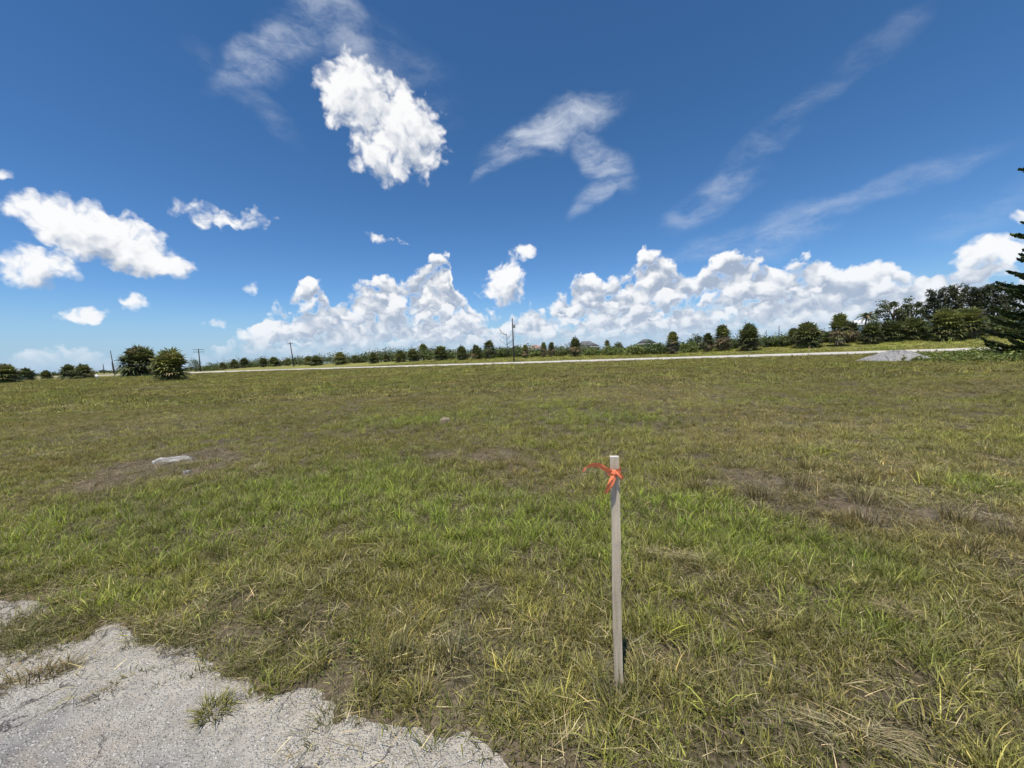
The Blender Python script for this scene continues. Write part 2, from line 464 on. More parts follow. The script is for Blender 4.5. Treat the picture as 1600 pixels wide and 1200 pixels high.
# ---------------------------------------------------------------- ground sheet
m_ground, T, out = new_mat('soil_and_turf')
gcol = T.n('ShaderNodeAttribute', attribute_name='soil')
tc = T.n('ShaderNodeTexCoord')
ob = tc.outputs['Object']
n1 = T.noise(ob, 2.2, 5, 0.6); n2 = T.noise(ob, 38.0, 4, 0.65); n3 = T.noise(ob, 0.35, 4, 0.6)
c = T.mix(T.m('MULTIPLY', T.ss(n2.outputs['Fac'], 0.38, 0.68), 0.55), gcol.outputs['Color'], (0.30, 0.24, 0.165))
c = T.mix(T.ss(n1.outputs['Fac'], 0.35, 0.7, 0.0, 0.45), c, T.mix(1.0, gcol.outputs['Color'], (0.55, 0.50, 0.42), 'MULTIPLY'))
c = T.mix(T.ss(n3.outputs['Fac'], 0.4, 0.7, 0.0, 0.35), c, T.mix(1.0, c, (1.25, 1.12, 0.85), 'MULTIPLY'))
h = T.m('MULTIPLY_ADD', n2.outputs['Fac'], 0.5, n1.outputs['Fac'])
principled(T, out, c, 0.95, 0.15, bump(T, h, 0.9, 0.05))

NU, NV = 430, 340
AA = 9.0
u = np.linspace(-1, 1, NU)
xs = 3000 * np.sinh(AA * u) / np.sinh(AA)
v0 = -np.arcsinh(12 * np.sinh(AA) / 3000) / AA
vv = np.linspace(v0, 1, NV)
ys = 3000 * np.sinh(AA * vv) / np.sinh(AA)
X, Y = np.meshgrid(xs, ys)
xf, yf = X.ravel(), Y.ravel()
Z = terrain(xf, yf)
idx = np.arange(NU * NV).reshape(NV, NU)
quads = np.stack([idx[:-1, :-1], idx[:-1, 1:], idx[1:, 1:], idx[1:, :-1]], -1).reshape(-1, 4)
lush, bare, dry = growth(xf, yf)
rr = np.hypot(xf, yf)
soil = np.tile(np.array((0.070, 0.049, 0.032)), (len(xf), 1))
soil = mix3(soil, (0.060, 0.060, 0.024), np.clip(1 - bare, 0, 1) * 0.55)
soil = mix3(soil, (0.225, 0.180, 0.135), np.clip(bare - 0.35, 0, 1) * 0.9)
soil = mix3(soil, (0.205, 0.160, 0.110), np.where(rr < 14, sstep(pave_sd(xf, yf), -0.22, -0.04), 0.0) * 0.40)
turf = growth_tint(xf, yf) * 0.88  # grass colour with the sward's self-shadowing painted in
soil = mix3(soil, turf, sstep(rr, 9, 45) * (1 - 0.6 * np.clip(bare, 0, 1)) * 0.92)
soil = np.concatenate([soil, np.ones((len(xf), 1))], 1)
ground = add_mesh('ground', np.stack([xf, yf, Z], 1), quads, m_ground, attrs={'soil': ('FLOAT_COLOR', 'POINT', soil)}, smooth=True)
tag(ground, kind='structure')

# ---------------------------------------------------------------- far road: pale shell surface on a low bank
m_road, T, out = new_mat('shell_road_surface')
ob = T.n('ShaderNodeTexCoord').outputs['Object']
n1 = T.noise(ob, 0.5, 5, 0.6); n2 = T.noise(ob, 9.0, 4, 0.6)
c = T.mix(T.ss(n1.outputs['Fac'], 0.35, 0.7), (0.58, 0.54, 0.47), (0.48, 0.45, 0.40))
c = T.mix(T.ss(n2.outputs['Fac'], 0.45, 0.75, 0, 0.5), c, (0.27, 0.25, 0.21))
principled(T, out, c, 0.95, 0.1, bump(T, n2.outputs['Fac'], 0.3, 0.02))
tdir = np.array([0.880, -0.475])
o0 = np.array([0.0, ROAD_B])
L = np.linspace(-330, 150, 481)
S = np.linspace(0, ROAD_W, 7)
V = []
for l in L:
    for k, s in enumerate(S):
        edge = (fbm(np.array([l * 0.35]), np.array([k * 7.0]), 3, 91)[0] - 0.5) * 1.1 if k in (0, 6) else 0
        p = o0 + tdir * l + ROAD_N * (s + edge)
        f = s / ROAD_W
        base = terrain(p[0], p[1])
        V.append((p[0], p[1], float(base) + (0.065 if 0 < k < 6 else 0.004 if k == 6 else 0.02)))
q = np.arange(len(L) * 7).reshape(len(L), 7)
road = add_mesh('road', V, np.stack([q[:-1, :-1], q[1:, :-1], q[1:, 1:], q[:-1, 1:]], -1).reshape(-1, 4), m_road, smooth=True)
tag(road, kind='structure')

# ---------------------------------------------------------------- old pavement in the near corner
m_pave, T, out = new_mat('weathered_chip_seal')
ob = T.n('ShaderNodeTexCoord').outputs['Object']
wob = T.v('ADD', ob, T.v('SCALE', T.noise(ob, 30.0, 2).outputs['Color'], s=0.012))
vo = T.n('ShaderNodeTexVoronoi', feature='F1', ins={'Vector': wob, 'Scale': 104.0, 'Randomness': 1.0})
v2 = T.n('ShaderNodeTexVoronoi', feature='F1', ins={'Vector': wob, 'Scale': 190.0, 'Randomness': 1.0})
sepc = T.n('ShaderNodeSeparateColor', ins={0: vo.outputs['Color']})
stone = T.ramp(sepc.outputs[0], ((0.0, (0.27, 0.253, 0.218)), (0.25, (0.42, 0.395, 0.338)), (0.7, (0.56, 0.53, 0.455)), (1.0, (0.72, 0.68, 0.60))))
pa = T.n('ShaderNodeAttribute', attribute_name='sand')
nb = T.noise(ob, 2.6, 5, 0.6); nc = T.noise(ob, 14.0, 4, 0.65)
sand = T.m('ADD', pa.outputs['Fac'], T.lin(nb.outputs['Fac'], 0.3, 0.7, -0.35, 0.35), clamp=True)
tarry = T.mix(T.ss(nc.outputs['Fac'], 0.35, 0.7), (0.195, 0.184, 0.168), (0.285, 0.268, 0.243))
sandy = T.mix(T.ss(nc.outputs['Fac'], 0.3, 0.7), (0.38, 0.335, 0.26), (0.49, 0.44, 0.35))
binder = T.mix(sand, tarry, sandy)
chip = T.m('MULTIPLY', T.ss(vo.outputs['Distance'], 0.62, 0.40), T.ss(T.m('ADD', sepc.outputs[1], T.lin(nb.outputs['Fac'], 0.35, 0.65, -0.25, 0.25)), 0.22, 0.34))
c = T.mix(T.m('MULTIPLY', chip, T.lin(sand, 0, 1, 0.9, 0.8)), binder, stone)
c = T.mix(T.ss(T.noise(ob, 1.3, 4, 0.7).outputs['Fac'], 0.52, 0.72, 0.0, 0.32), c, (0.42, 0.32, 0.21))
crk = T.n('ShaderNodeTexVoronoi', feature='DISTANCE_TO_EDGE', ins={'Vector': T.v('ADD', ob, T.v('SCALE', T.noise(ob, 6.0, 4, 0.6).outputs['Color'], s=0.22)), 'Scale': 1.7})
crack = T.m('MULTIPLY', T.ss(crk.outputs['Distance'], 0.012, 0.003), T.ss(T.noise(ob, 3.0, 2).outputs['Fac'], 0.42, 0.58))
c = T.mix(T.m('MULTIPLY', crack, 0.75), c, (0.075, 0.062, 0.05))
c = T.mix(T.ss(T.noise(ob, 4.5, 6, 0.7).outputs['Fac'], 0.56, 0.70, 0.0, 0.30), c, (0.20, 0.165, 0.125))
h = T.m('ADD', T.m('MULTIPLY', chip, T.m('SUBTRACT', 0.8, vo.outputs['Distance'])), T.m('MULTIPLY', v2.outputs['Distance'], -0.3))
h = T.m('MULTIPLY_ADD', nc.outputs['Fac'], 0.8, h)
h = T.m('MULTIPLY_ADD', crack, -0.8, h)
principled(T, out, c, 0.9, 0.25, bump(T, h, 0.95, 0.012))
gx = np.arange(-5.2, 2.6, 0.035); gy = np.arange(-3.0, 4.2, 0.035)
X, Y = np.meshgrid(gx, gy); xf, yf = X.ravel(), Y.ravel()
sd = pave_sd(xf, yf)
z = -0.028 + 0.042 * sstep(sd, -0.18, 0.22) + (fbm(xf * 7, yf * 7, 3, 13) - 0.5) * 0.012
keep = sd > -0.25
idx = np.arange(len(xf)).reshape(X.shape)
quads = np.stack([idx[:-1, :-1], idx[:-1, 1:], idx[1:, 1:], idx[1:, :-1]], -1).reshape(-1, 4)
quads = quads[keep[quads].all(1)]
used = np.unique(quads); remap = -np.ones(len(xf), int); remap[used] = np.arange(len(used))
sandiness = 1 - sstep(sd, 0.10, 0.62)
pave = add_mesh('pavement', np.stack([xf, yf, z], 1)[used], remap[quads], m_pave, attrs={'sand': ('FLOAT', 'POINT', sandiness[used])}, smooth=True)
tag(pave, kind='structure')
# ---------------------------------------------------------------- grass and litter (instanced tufts, too many to count)
def plant_material(name, straw=0.18, translucent=0.28, tint_attr=True, base=(0.1, 0.13, 0.04)):
    m, T, out = new_mat(name)
    bl = T.n('ShaderNodeAttribute', attribute_name='bl')
    if tint_attr:
        ti = T.n('ShaderNodeAttribute', attribute_name='tint', attribute_type='INSTANCER').outputs['Color']
    else:
        ti = T.n('ShaderNodeRGB').outputs[0]; ti.default_value = (*base, 1)
    sep = T.n('ShaderNodeSeparateColor', ins={0: bl.outputs['Color']})
    c = T.mix(1.0, ti, T.ramp(sep.outputs[0], ((0.0, (0.26, 0.32, 0.26)), (0.55, (0.80, 0.82, 0.80)), (0.84, (1.35, 1.3, 1.1)), (1.0, (2.15, 2.1, 1.95)))), 'MULTIPLY')  # wide blade tones: sunlit highlights and shade put into the colour
    c = T.mix(T.ss(sep.outputs[1], 1.0 - straw, 1.0 - straw * 0.6), c, (0.40, 0.335, 0.195))
    c = T.mix(T.m('MULTIPLY', sep.outputs[2], 0.40), c, (0.42, 0.38, 0.155))  # tips painted lighter, as if caught by the sun
    principled(T, out, c, 0.45, 0.14, None, translucent, T.mix(1.0, c, (1.15, 1.1, 0.7), 'MULTIPLY'))
    return m
M_GRASS = plant_material('grass_blades')
M_STRAW = plant_material('dead_straw', straw=0.0, translucent=0.12)
M_WEED = plant_material('weed_leaves', straw=0.03, translucent=0.25)

PROTO = bpy.data.collections.new('grass_prototypes')
def proto(name, verts, faces, bl, mat):
    o = add_mesh(name, verts, faces, mat, attrs={'bl': ('FLOAT_COLOR', 'POINT', bl)})
    COL.objects.unlink(o); PROTO.objects.link(o)
    return o
def blades(n, hmin, hmax, spread, lean, width, curl, seed, flat=False):
    r = np.random.default_rng(seed)
    V, F, B = [], [], []
    for i in range(n):
        a = r.uniform(0, 2 * math.pi); rad = spread * math.sqrt(r.uniform())
        bx, by = rad * math.cos(a), rad * math.sin(a)
        az = a + r.normal(0, 0.9)
        h = r.uniform(hmin, hmax); w = width * r.uniform(0.6, 1.3)
        tilt = abs(r.normal(lean, lean * 0.55)) if not flat else r.uniform(1.25, 1.56)
        cu = curl * r.uniform(0.3, 1.5)
        p = np.array([bx, by, 0.0 if not flat else r.uniform(0.003, 0.03)]); base = len(V)
        sx, sy = -math.sin(az), math.cos(az)
        tw = r.normal(0, 0.5)
        nseg = 3
        col = (r.uniform(), r.uniform(), 0.0)
        for k in range(nseg + 1):
            f = k / nseg
            ww = w * (1 - f ** 1.6) * 0.5 * (0.75 if k == 0 else 1)
            if k < nseg:
                V.append((p[0] + sx * ww, p[1] + sy * ww, p[2] + tw * ww)); V.append((p[0] - sx * ww, p[1] - sy * ww, p[2] - tw * ww))
                B.append((*col[:2], f * 0.8, 1)); B.append((*col[:2], f * 0.8, 1))
            else:
                V.append(tuple(p)); B.append((*col[:2], 0.9, 1))
            t = min(tilt + cu * f, 2.5 if not flat else 1.6)
            p = p + np.array([math.cos(az) * math.sin(t), math.sin(az) * math.sin(t), math.cos(t)]) * h / nseg
        for k in range(nseg - 1):
            q = base + 2 * k
            F += [(q, q + 1, q + 3), (q, q + 3, q + 2)]
        q = base + 2 * (nseg - 1)
        F.append((q, q + 1, q + 2))
    return np.array(V), np.array(F), np.array(B)
def leaves(n, size, spread, height, seed):
    r = np.random.default_rng(seed)
    V, F, B = [], [], []
    for i in range(n):
        a = r.uniform(0, 6.283); rad = spread * math.sqrt(r.uniform())
        c = np.array([rad * math.cos(a), rad * math.sin(a), height * r.uniform(0.15, 1) * (1 - 0.5 * rad / spread)])
        az = a + r.normal(0, 0.6); up = r.uniform(-0.2, 0.6); L_ = size * r.uniform(0.6, 1.3); w = L_ * r.uniform(0.22, 0.32)
        d = np.array([math.cos(az) * math.cos(up), math.sin(az) * math.cos(up), math.sin(up)]); s = np.array([-math.sin(az), math.cos(az), r.normal(0, 0.25)])
        b = len(V)
        pts = [c, c + d * L_ * 0.35 + s * w, c + d * L_ * 0.35 - s * w, c + d * L_ * 0.75 + s * w * 0.75 - np.array([0, 0, 0.08 * L_]), c + d * L_ * 0.75 - s * w * 0.75 - np.array([0, 0, 0.08 * L_]), c + d * L_ - np.array([0, 0, 0.22 * L_])]
        V += [tuple(q) for q in pts]
        col = (r.uniform(), r.uniform(), 0.0, 1); B += [col] * 6
        F += [(b, b + 2, b + 1), (b + 1, b + 2, b + 4), (b + 1, b + 4, b + 3), (b + 3, b + 4, b + 5)]
    return np.array(V), np.array(F), np.array(B)
K = 0
KINDS = {}
def reg(kind, data, mat):
    global K
    proto('p%02d_%s' % (K, kind), *data, mat)
    KINDS.setdefault(kind, []).append(K); K += 1
for q in range(4): reg('fine', blades(32, 0.03, 0.09, 0.055, 0.50, 0.0036, 0.8, 100 + q), M_GRASS)
for q in range(3): reg('tall', blades(30, 0.055, 0.135, 0.045, 0.42, 0.0040, 0.9, 120 + q), M_GRASS)
for q in range(3): reg('low', blades(36, 0.02, 0.07, 0.085, 0.85, 0.0038, 0.9, 140 + q), M_GRASS)
for q in range(3): reg('straw', blades(20, 0.03, 0.13, 0.10, 1.3, 0.0024, 0.2, 160 + q, flat=True), M_STRAW)
for q in range(2): reg('weed', leaves(20, 0.022, 0.055, 0.04, 180 + q), M_WEED)
for q in range(2): reg('bunch', blades(60, 0.06, 0.15, 0.05, 0.38, 0.0032, 0.35, 200 + q), M_GRASS)
for q in range(3): reg('far', blades(22, 0.05, 0.11, 0.16, 0.6, 0.0120, 0.6, 220 + q), M_GRASS)

PX, PY, PK, PS, PT = [], [], [], [], []
def scatter(n, r0, r1, half=1.62, side=1.5):
    """uniform points of the wedge of ground ahead between two depths"""
    y = np.sqrt(rng.uniform(r0 * r0, r1 * r1, n)) if r0 > 0 else rng.uniform(r0, r1, n)
    w = y * half * 0.84 + side
    keep = rng.uniform(0, 1, n) * (r1 * half * 0.84 + side) < w * (r1 / np.maximum(y, 1e-3)) if False else np.ones(n, bool)
    x = rng.uniform(-1, 1, n) * w
    return x[keep], y[keep]
def put(kind, x, y, scale, tint):
    if len(x) == 0: return
    PX.append(x); PY.append(y); PS.append(scale); PT.append(tint)
    PK.append(rng.choice(KINDS[kind], len(x)))
def lot(x, y): return rng.uniform(0, 1, len(x))
def off_pave(x, y, edge=0.0):
    return pave_sd(x, y) + rng.normal(0, 0.05, len(x)) < edge
def jitter(t, amt=0.24):
    return np.clip(t * (1 + rng.normal(0, amt, (len(t), 1))) * (1 + rng.normal(0, 0.06, t.shape)), 0.004, 0.9)
STRAWC = np.array((0.36, 0.290, 0.165))
def sow(r0, r1, dens, size, fardet=False):
    area = 1.36 * (r1 * r1 - r0 * r0) + 3.0 * (r1 - r0)
    x, y = scatter(int(area * dens), r0, r1)
    ok = off_pave(x, y, -0.02) & ((road_s(x, y) < -0.3) | (road_s(x, y) > ROAD_W + 0.6))
    x, y = x[ok], y[ok]
    lush, bare, dry = growth(x, y)
    p = lot(x, y)
    gap = sstep(fbm(x * 3.4, y * 3.4, 3, 45), 0.34, 0.56)          # the sward is open: tufts with soil between
    ok = p < np.clip(1.0 - 0.9 * bare, 0.07, 1) * (np.maximum(lush * 0.9, 0.22 + 0.78 * gap) if not fardet else 1.0)
    x, y, lush, bare, dry = x[ok], y[ok], lush[ok], bare[ok], dry[ok]
    t = growth_tint(x, y)
    p = lot(x, y)
    if fardet:
        cl = fbm(x * 1.3, y * 0.9, 3, 79)[:, None]
        put('far', x, y, size * np.exp(rng.normal(0, 0.35, len(x))) * (0.8 + 0.4 * lush), jitter(t * (0.55 + 0.9 * cl), 0.40))
        return
    tall = p < 0.12 + 0.62 * lush
    low = (~tall) & (p > 0.55)
    fine = ~(tall | low)
    for k, sel in (('tall', tall), ('low', low), ('fine', fine)):
        put(k, x[sel], y[sel], size * rng.uniform(0.65, 1.3, sel.sum()), jitter(t[sel]))
sow(0.55, 3.2, 620, 0.95)
sow(3.2, 7.0, 360, 1.0)
sow(7.0, 15.0, 150, 1.1)
sow(15.0, 38.0, 34, 1.1, True)
sow(38.0, 105.0, 6.0, 1.9, True)
# clumps standing above the sward
x, y = scatter(5200, 0.8, 16.0)
ok = off_pave(x, y, -0.05); x, y = x[ok], y[ok]
cl = fbm(x * 1.1, y * 1.1, 2, 77); lush, bare, dry = growth(x, y)
sel = (rng.uniform(0, 1, len(x)) < sstep(cl, 0.50, 0.66)) & (bare < 0.9)
put('bunch', x[sel], y[sel], rng.uniform(0.5, 1.15, sel.sum()), jitter(mix3(growth_tint(x[sel], y[sel]), (0.13, 0.105, 0.06), np.full(sel.sum(), 0.45)), 0.2))
# cut straw lying in the grass
x, y = scatter(int(160 * 62), 0.55, 7.0)
ok = off_pave(x, y, 0.04) | ((pave_sd(x, y) < 0.30) & (lot(x, y) < 0.18)); x, y = x[ok], y[ok]
lush, bare, dry = growth(x, y)
ok = lot(x, y) < 0.40 + 0.6 * sstep(pave_sd(x, y), -0.6, -0.1) + 0.95 * dry + 0.40 * bare - 0.16 * lush; x, y, bare = x[ok], y[ok], bare[ok]
put('straw', x, y, rng.uniform(0.6, 1.4, len(x)), jitter(mix3(np.tile(STRAWC, (len(x), 1)), (0.20, 0.155, 0.11), np.clip(bare, 0, 1) * 0.8), 0.25))
x, y = scatter(int(60 * 240), 7.0, 16.0)
lush, bare, dry = growth(x, y)
ok = lot(x, y) < 0.10 + 0.6 * dry + 0.4 * bare; x, y, bare = x[ok], y[ok], bare[ok]
put('straw', x, y, rng.uniform(0.9, 1.7, len(x)), jitter(mix3(np.tile(STRAWC * 0.85, (len(x), 1)), (0.20, 0.155, 0.11), np.clip(bare, 0, 1) * 0.8), 0.25))
# withered stubble on the bare ground
x, y = scatter(int(90 * 300), 1.0, 14.0)
lush, bare, dry = growth(x, y)
ok = (lot(x, y) < sstep(bare, 0.35, 0.9)) & off_pave(x, y, -0.02); x, y = x[ok], y[ok]
put('low', x, y, rng.uniform(0.5, 1.1, len(x)), jitter(np.tile(np.array((0.19, 0.135, 0.085)), (len(x), 1)), 0.35))
ok = lot(x, y) < 0.3
put('straw', x[ok], y[ok], rng.uniform(0.5, 1.2, ok.sum()), jitter(np.tile(np.array((0.27, 0.21, 0.15)), (ok.sum(), 1)), 0.3))
# broad-leaved weeds along the pavement edge
x, y = scatter(1500, 0.7, 4.0)
sd = pave_sd(x, y); ok = (sd < 0.0) & (rng.uniform(0, 1, len(x)) < 0.07 + 0.5 * sstep(sd, -0.5, -0.03)) & (fbm(x * 2, y * 2, 2, 83) > 0.45); x, y = x[ok], y[ok]
put('weed', x, y, rng.uniform(0.5, 1.15, len(x)), jitter(np.tile(np.array((0.150, 0.180, 0.045)), (len(x), 1)), 0.2))
# creeping grass that has grown out over the pavement
for px, py, ra, rb, n_ in ((250, 990, 30, 8, 40), (55, 985, 75, 14, 240), (120, 965, 50, 8, 110), (290, 1000, 40, 10, 60), (405, 1035, 30, 10, 60), (30, 1000, 40, 14, 90)):
    cx, cy, a, b, ang, w = patch(px, py, ra, rb)
    x = cx + rng.normal(0, a * 0.55, n_); y = cy + rng.normal(0, b * 0.6, n_) - (x - cx) * 0.30
    put('low', x, y, rng.uniform(0.5, 1.0, n_), jitter(np.tile(np.array((0.150, 0.150, 0.050)), (n_, 1)), 0.25))
    put('straw', x[::3], y[::3], rng.uniform(0.4, 0.9, len(x[::3])), jitter(np.tile(STRAWC * 0.7, (len(x[::3]), 1)), 0.25))

def instancer(name, x, y, z, kind, scale, tint, coll, tilt=0.15):
    n_ = len(x)
    me = bpy.data.meshes.new(name)
    me.vertices.add(n_); me.vertices.foreach_set('co', np.stack([x, y, z], 1).astype(np.float32).ravel())
    rot = np.stack([rng.normal(0, tilt, n_), rng.normal(0, tilt, n_), rng.uniform(0, 6.283, n_)], 1)
    for an, typ, fld, data in (('kind', 'INT', 'value', kind.astype(np.int32)), ('size', 'FLOAT', 'value', scale.astype(np.float32)),
                               ('turn', 'FLOAT_VECTOR', 'vector', rot.astype(np.float32)), ('tint', 'FLOAT_COLOR', 'color', np.concatenate([tint, np.ones((n_, 1))], 1).astype(np.float32))):
        at = me.attributes.new(an, typ, 'POINT'); at.data.foreach_set(fld, data.ravel())
    o = link(name, me)
    g = bpy.data.node_groups.new(name + '_nodes', 'GeometryNodeTree')
    g.interface.new_socket('Geometry', in_out='INPUT', socket_type='NodeSocketGeometry')
    g.interface.new_socket('Geometry', in_out='OUTPUT', socket_type='NodeSocketGeometry')
    T = NT(g)
    gi, go = T.n('NodeGroupInput'), T.n('NodeGroupOutput')
    def named(a, t):
        nd = T.n('GeometryNodeInputNamedAttribute', data_type=t); nd.inputs['Name'].default_value = a
        return nd.outputs[0]
    ci = T.n('GeometryNodeCollectionInfo'); ci.inputs['Collection'].default_value = coll
    ci.inputs['Separate Children'].default_value = True; ci.inputs['Reset Children'].default_value = True
    m2p = T.n('GeometryNodeMeshToPoints', ins={0: gi.outputs[0]})
    e2r = T.n('FunctionNodeEulerToRotation', ins={0: named('turn', 'FLOAT_VECTOR')})
    iop = T.n('GeometryNodeInstanceOnPoints', ins={'Points': m2p.outputs[0], 'Instance': ci.outputs[0], 'Pick Instance': True, 'Instance Index': named('kind', 'INT'),
                                                   'Rotation': e2r.outputs[0], 'Scale': named('size', 'FLOAT')})
    T.put(go.inputs[0], iop.outputs[0])
    md = o.modifiers.new('scatter', 'NODES'); md.node_group = g
    return o
x, y = np.concatenate(PX), np.concatenate(PY)
z = terrain(x, y) - 0.004
pz = -0.028 + 0.042 * sstep(pave_sd(x, y), -0.18, 0.22)
z = np.where(pave_sd(x, y) > -0.15, np.maximum(z, pz - 0.004), z)
grass = instancer('grass', x, y, z, np.concatenate(PK), np.concatenate(PS), np.concatenate(PT), PROTO)
tag(grass, 'mown rough grass with straw and weeds covering the open field', 'grass', kind='stuff')

# loose stone chips on the pavement
M_CHIP, T, out = new_mat('stone_chips')
ti = T.n('ShaderNodeAttribute', attribute_name='tint', attribute_type='INSTANCER').outputs['Color']
principled(T, out, ti, 0.85, 0.3)
CHIPS = bpy.data.collections.new('chip_prototypes')
for q in range(4):
    bm = bmesh.new(); bmesh.ops.create_icosphere(bm, subdivisions=1, radius=1.0)
    r = random.Random(q)
    for v in bm.verts: v.co = Vector((v.co.x * r.uniform(0.7, 1.2), v.co.y * r.uniform(0.6, 1.1), v.co.z * r.uniform(0.45, 0.8)))
    me = bpy.data.meshes.new('chip'); bm.to_mesh(me); bm.free(); me.materials.append(M_CHIP)
    CHIPS.objects.link(bpy.data.objects.new('c%d' % q, me))
n_ = 16000
x = rng.uniform(-4.2, 0.9, n_); y = rng.uniform(0.5, 3.4, n_)
sd = pave_sd(x, y)
ok = (sd > -0.06) & (rng.uniform(0, 1, n_) < 0.30 + 0.7 * (1 - sstep(sd, 0.05, 0.5)))
x, y, sd = x[ok], y[ok], sd[ok]
g_ = rng.uniform(0, 1, (len(x), 1))
chips = instancer('gravel', x, y, -0.028 + 0.042 * sstep(sd, -0.18, 0.22) + 0.001 + (fbm(x * 7, y * 7, 3, 13) - 0.5) * 0.012, rng.integers(0, 4, len(x)), np.exp(rng.normal(math.log(0.0034), 0.35, len(x))),
                  np.clip(np.array((0.18, 0.17, 0.155)) + g_ * np.array((0.40, 0.375, 0.33)), 0, 0.8), CHIPS, 0.5)
tag(chips, 'loose pale stone chips scattered over the old pavement', 'gravel', kind='stuff')
# ---------------------------------------------------------------- vegetation builders
def leaf_material(name, base, dead=(0.20, 0.15, 0.085), deadamt=0.06, translucent=0.18, rough=0.5, spec=0.35):
    m, T, out = new_mat(name)
    bl = T.n('ShaderNodeAttribute', attribute_name='bl')
    sep = T.n('ShaderNodeSeparateColor', ins={0: bl.outputs['Color']})
    rgb = T.n('ShaderNodeRGB'); rgb.outputs[0].default_value = (*base, 1)
    oi = T.n('ShaderNodeObjectInfo')
    c = T.mix(1.0, rgb.outputs[0], T.ramp(sep.outputs[0], ((0.0, (0.55, 0.6, 0.6)), (0.5, (1, 1, 1)), (1.0, (1.6, 1.5, 1.3)))), 'MULTIPLY')
    c = T.mix(T.ss(sep.outputs[1], 1 - deadamt * 1.3, 1 - deadamt * 0.7), c, dead)
    c = T.mix(1.0, c, T.ramp(oi.outputs['Random'], ((0.0, (0.72, 0.78, 0.80)), (1.0, (1.42, 1.32, 1.1)))), 'MULTIPLY')
    principled(T, out, c, rough, spec, None, translucent, c)
    return m
M_PALM = leaf_material('palm_fronds', (0.145, 0.166, 0.060), (0.26, 0.215, 0.12), 0.08, 0.18, 0.42, 0.5)
M_DEAD = leaf_material('dead_fronds', (0.185, 0.145, 0.09), (0.28, 0.23, 0.16), 0.3, 0.05, 0.9, 0.1)
M_SHRUB = leaf_material('shrub_leaves', (0.105, 0.136, 0.042), deadamt=0.04)
M_SHRUB2 = leaf_material('bright_shrub_leaves', (0.138, 0.178, 0.048), deadamt=0.04)
M_TREE = leaf_material('tree_leaves', (0.076, 0.096, 0.038), deadamt=0.05)
M_PINE = leaf_material('pine_needles', (0.064, 0.078, 0.040), (0.11, 0.085, 0.05), 0.12, 0.08, 0.7, 0.15)
M_NORF = leaf_material('norfolk_pine_needles', (0.080, 0.115, 0.044), (0.10, 0.08, 0.045), 0.03, 0.06, 0.6, 0.2)
def bark_material(name, a, b, scale=14.0):
    m, T, out = new_mat(name)
    ob = T.n('ShaderNodeTexCoord').outputs['Object']
    mp = T.n('ShaderNodeMapping', ins={'Vector': ob}); mp.inputs['Scale'].default_value = (1, 1, 0.3)
    n1 = T.noise(mp.outputs[0], scale, 5, 0.65)
    principled(T, out, T.mix(T.ss(n1.outputs['Fac'], 0.3, 0.7), a, b), 0.9, 0.15, bump(T, n1.outputs['Fac'], 0.6, 0.02))
    return m
M_BARK = bark_material('bark', (0.085, 0.068, 0.052), (0.19, 0.16, 0.13))
M_PALMBARK = bark_material('palm_trunk', (0.11, 0.09, 0.07), (0.26, 0.22, 0.17), 8)
M_DEADWOOD = bark_material('dead_wood', (0.10, 0.085, 0.075), (0.22, 0.19, 0.165))

class MB:
    """collects triangles with a colour variation per leaf"""
    def __init__(self): self.V, self.F, self.B, self.bulks = [], [], [], []
    def poly(self, pts, faces, col):
        b = len(self.V)
        self.V += [tuple(p) for p in pts]
        self.F += [tuple(b + i for i in f) for f in faces]
        self.B += [(*col, 1.0)] * len(pts)
    def bulk(self, P, faces, col):
        """P: pieces x points x 3, the same faces for every piece, col: pieces x 2"""
        self.bulks.append((P, np.asarray(faces), col))
    def tube(self, pts, radii, n=6, col=(0.5, 0.2, 0), cap=True):
        b = len(self.V)
        pts = [np.asarray(p, float) for p in pts]
        for i, p in enumerate(pts):
            d = pts[min(i + 1, len(pts) - 1)] - pts[max(i - 1, 0)]
            d /= np.linalg.norm(d) + 1e-9
            a = np.cross(d, (0.13, 0.97, 0.21)); a /= np.linalg.norm(a) + 1e-9
            c = np.cross(d, a)
            for k in range(n):
                t = 2 * math.pi * k / n
                self.V.append(tuple(p + (a * math.cos(t) + c * math.sin(t)) * radii[i])); self.B.append((*col, 1.0))
        for i in range(len(pts) - 1):
            for k in range(n):
                q, w = b + i * n + k, b + i * n + (k + 1) % n
                self.F += [(q, w, w + n), (q, w + n, q + n)]
        if cap:
            e = b + (len(pts) - 1) * n
            self.F += [(e, e + k, e + k + 1) for k in range(1, n - 1)]
            self.F += [(b, b + k + 1, b + k) for k in range(1, n - 1)]
    def data(self):
        V, F, B = [np.array(self.V, dtype=float).reshape(-1, 3)], [np.array(self.F, dtype=np.int64).reshape(-1, 3)], [np.array(self.B, dtype=float).reshape(-1, 4)]
        n_ = len(V[0])
        for P, f, col in self.bulks:
            m_, k, _ = P.shape
            V.append(P.reshape(-1, 3)); F.append((f[None] + (n_ + np.arange(m_) * k)[:, None, None]).reshape(-1, 3))
            B.append(np.repeat(np.concatenate([col, np.zeros((m_, 1)), np.ones((m_, 1))], 1), k, 0)); n_ += m_ * k
        return np.concatenate(V), np.concatenate(F), np.concatenate(B)
    def build(self, name, mat, parent=None, smooth=False):
        V, F, B = self.data()
        return add_mesh(name, V, F, mat, parent, attrs={'bl': ('FLOAT_COLOR', 'POINT', B)}, smooth=smooth)

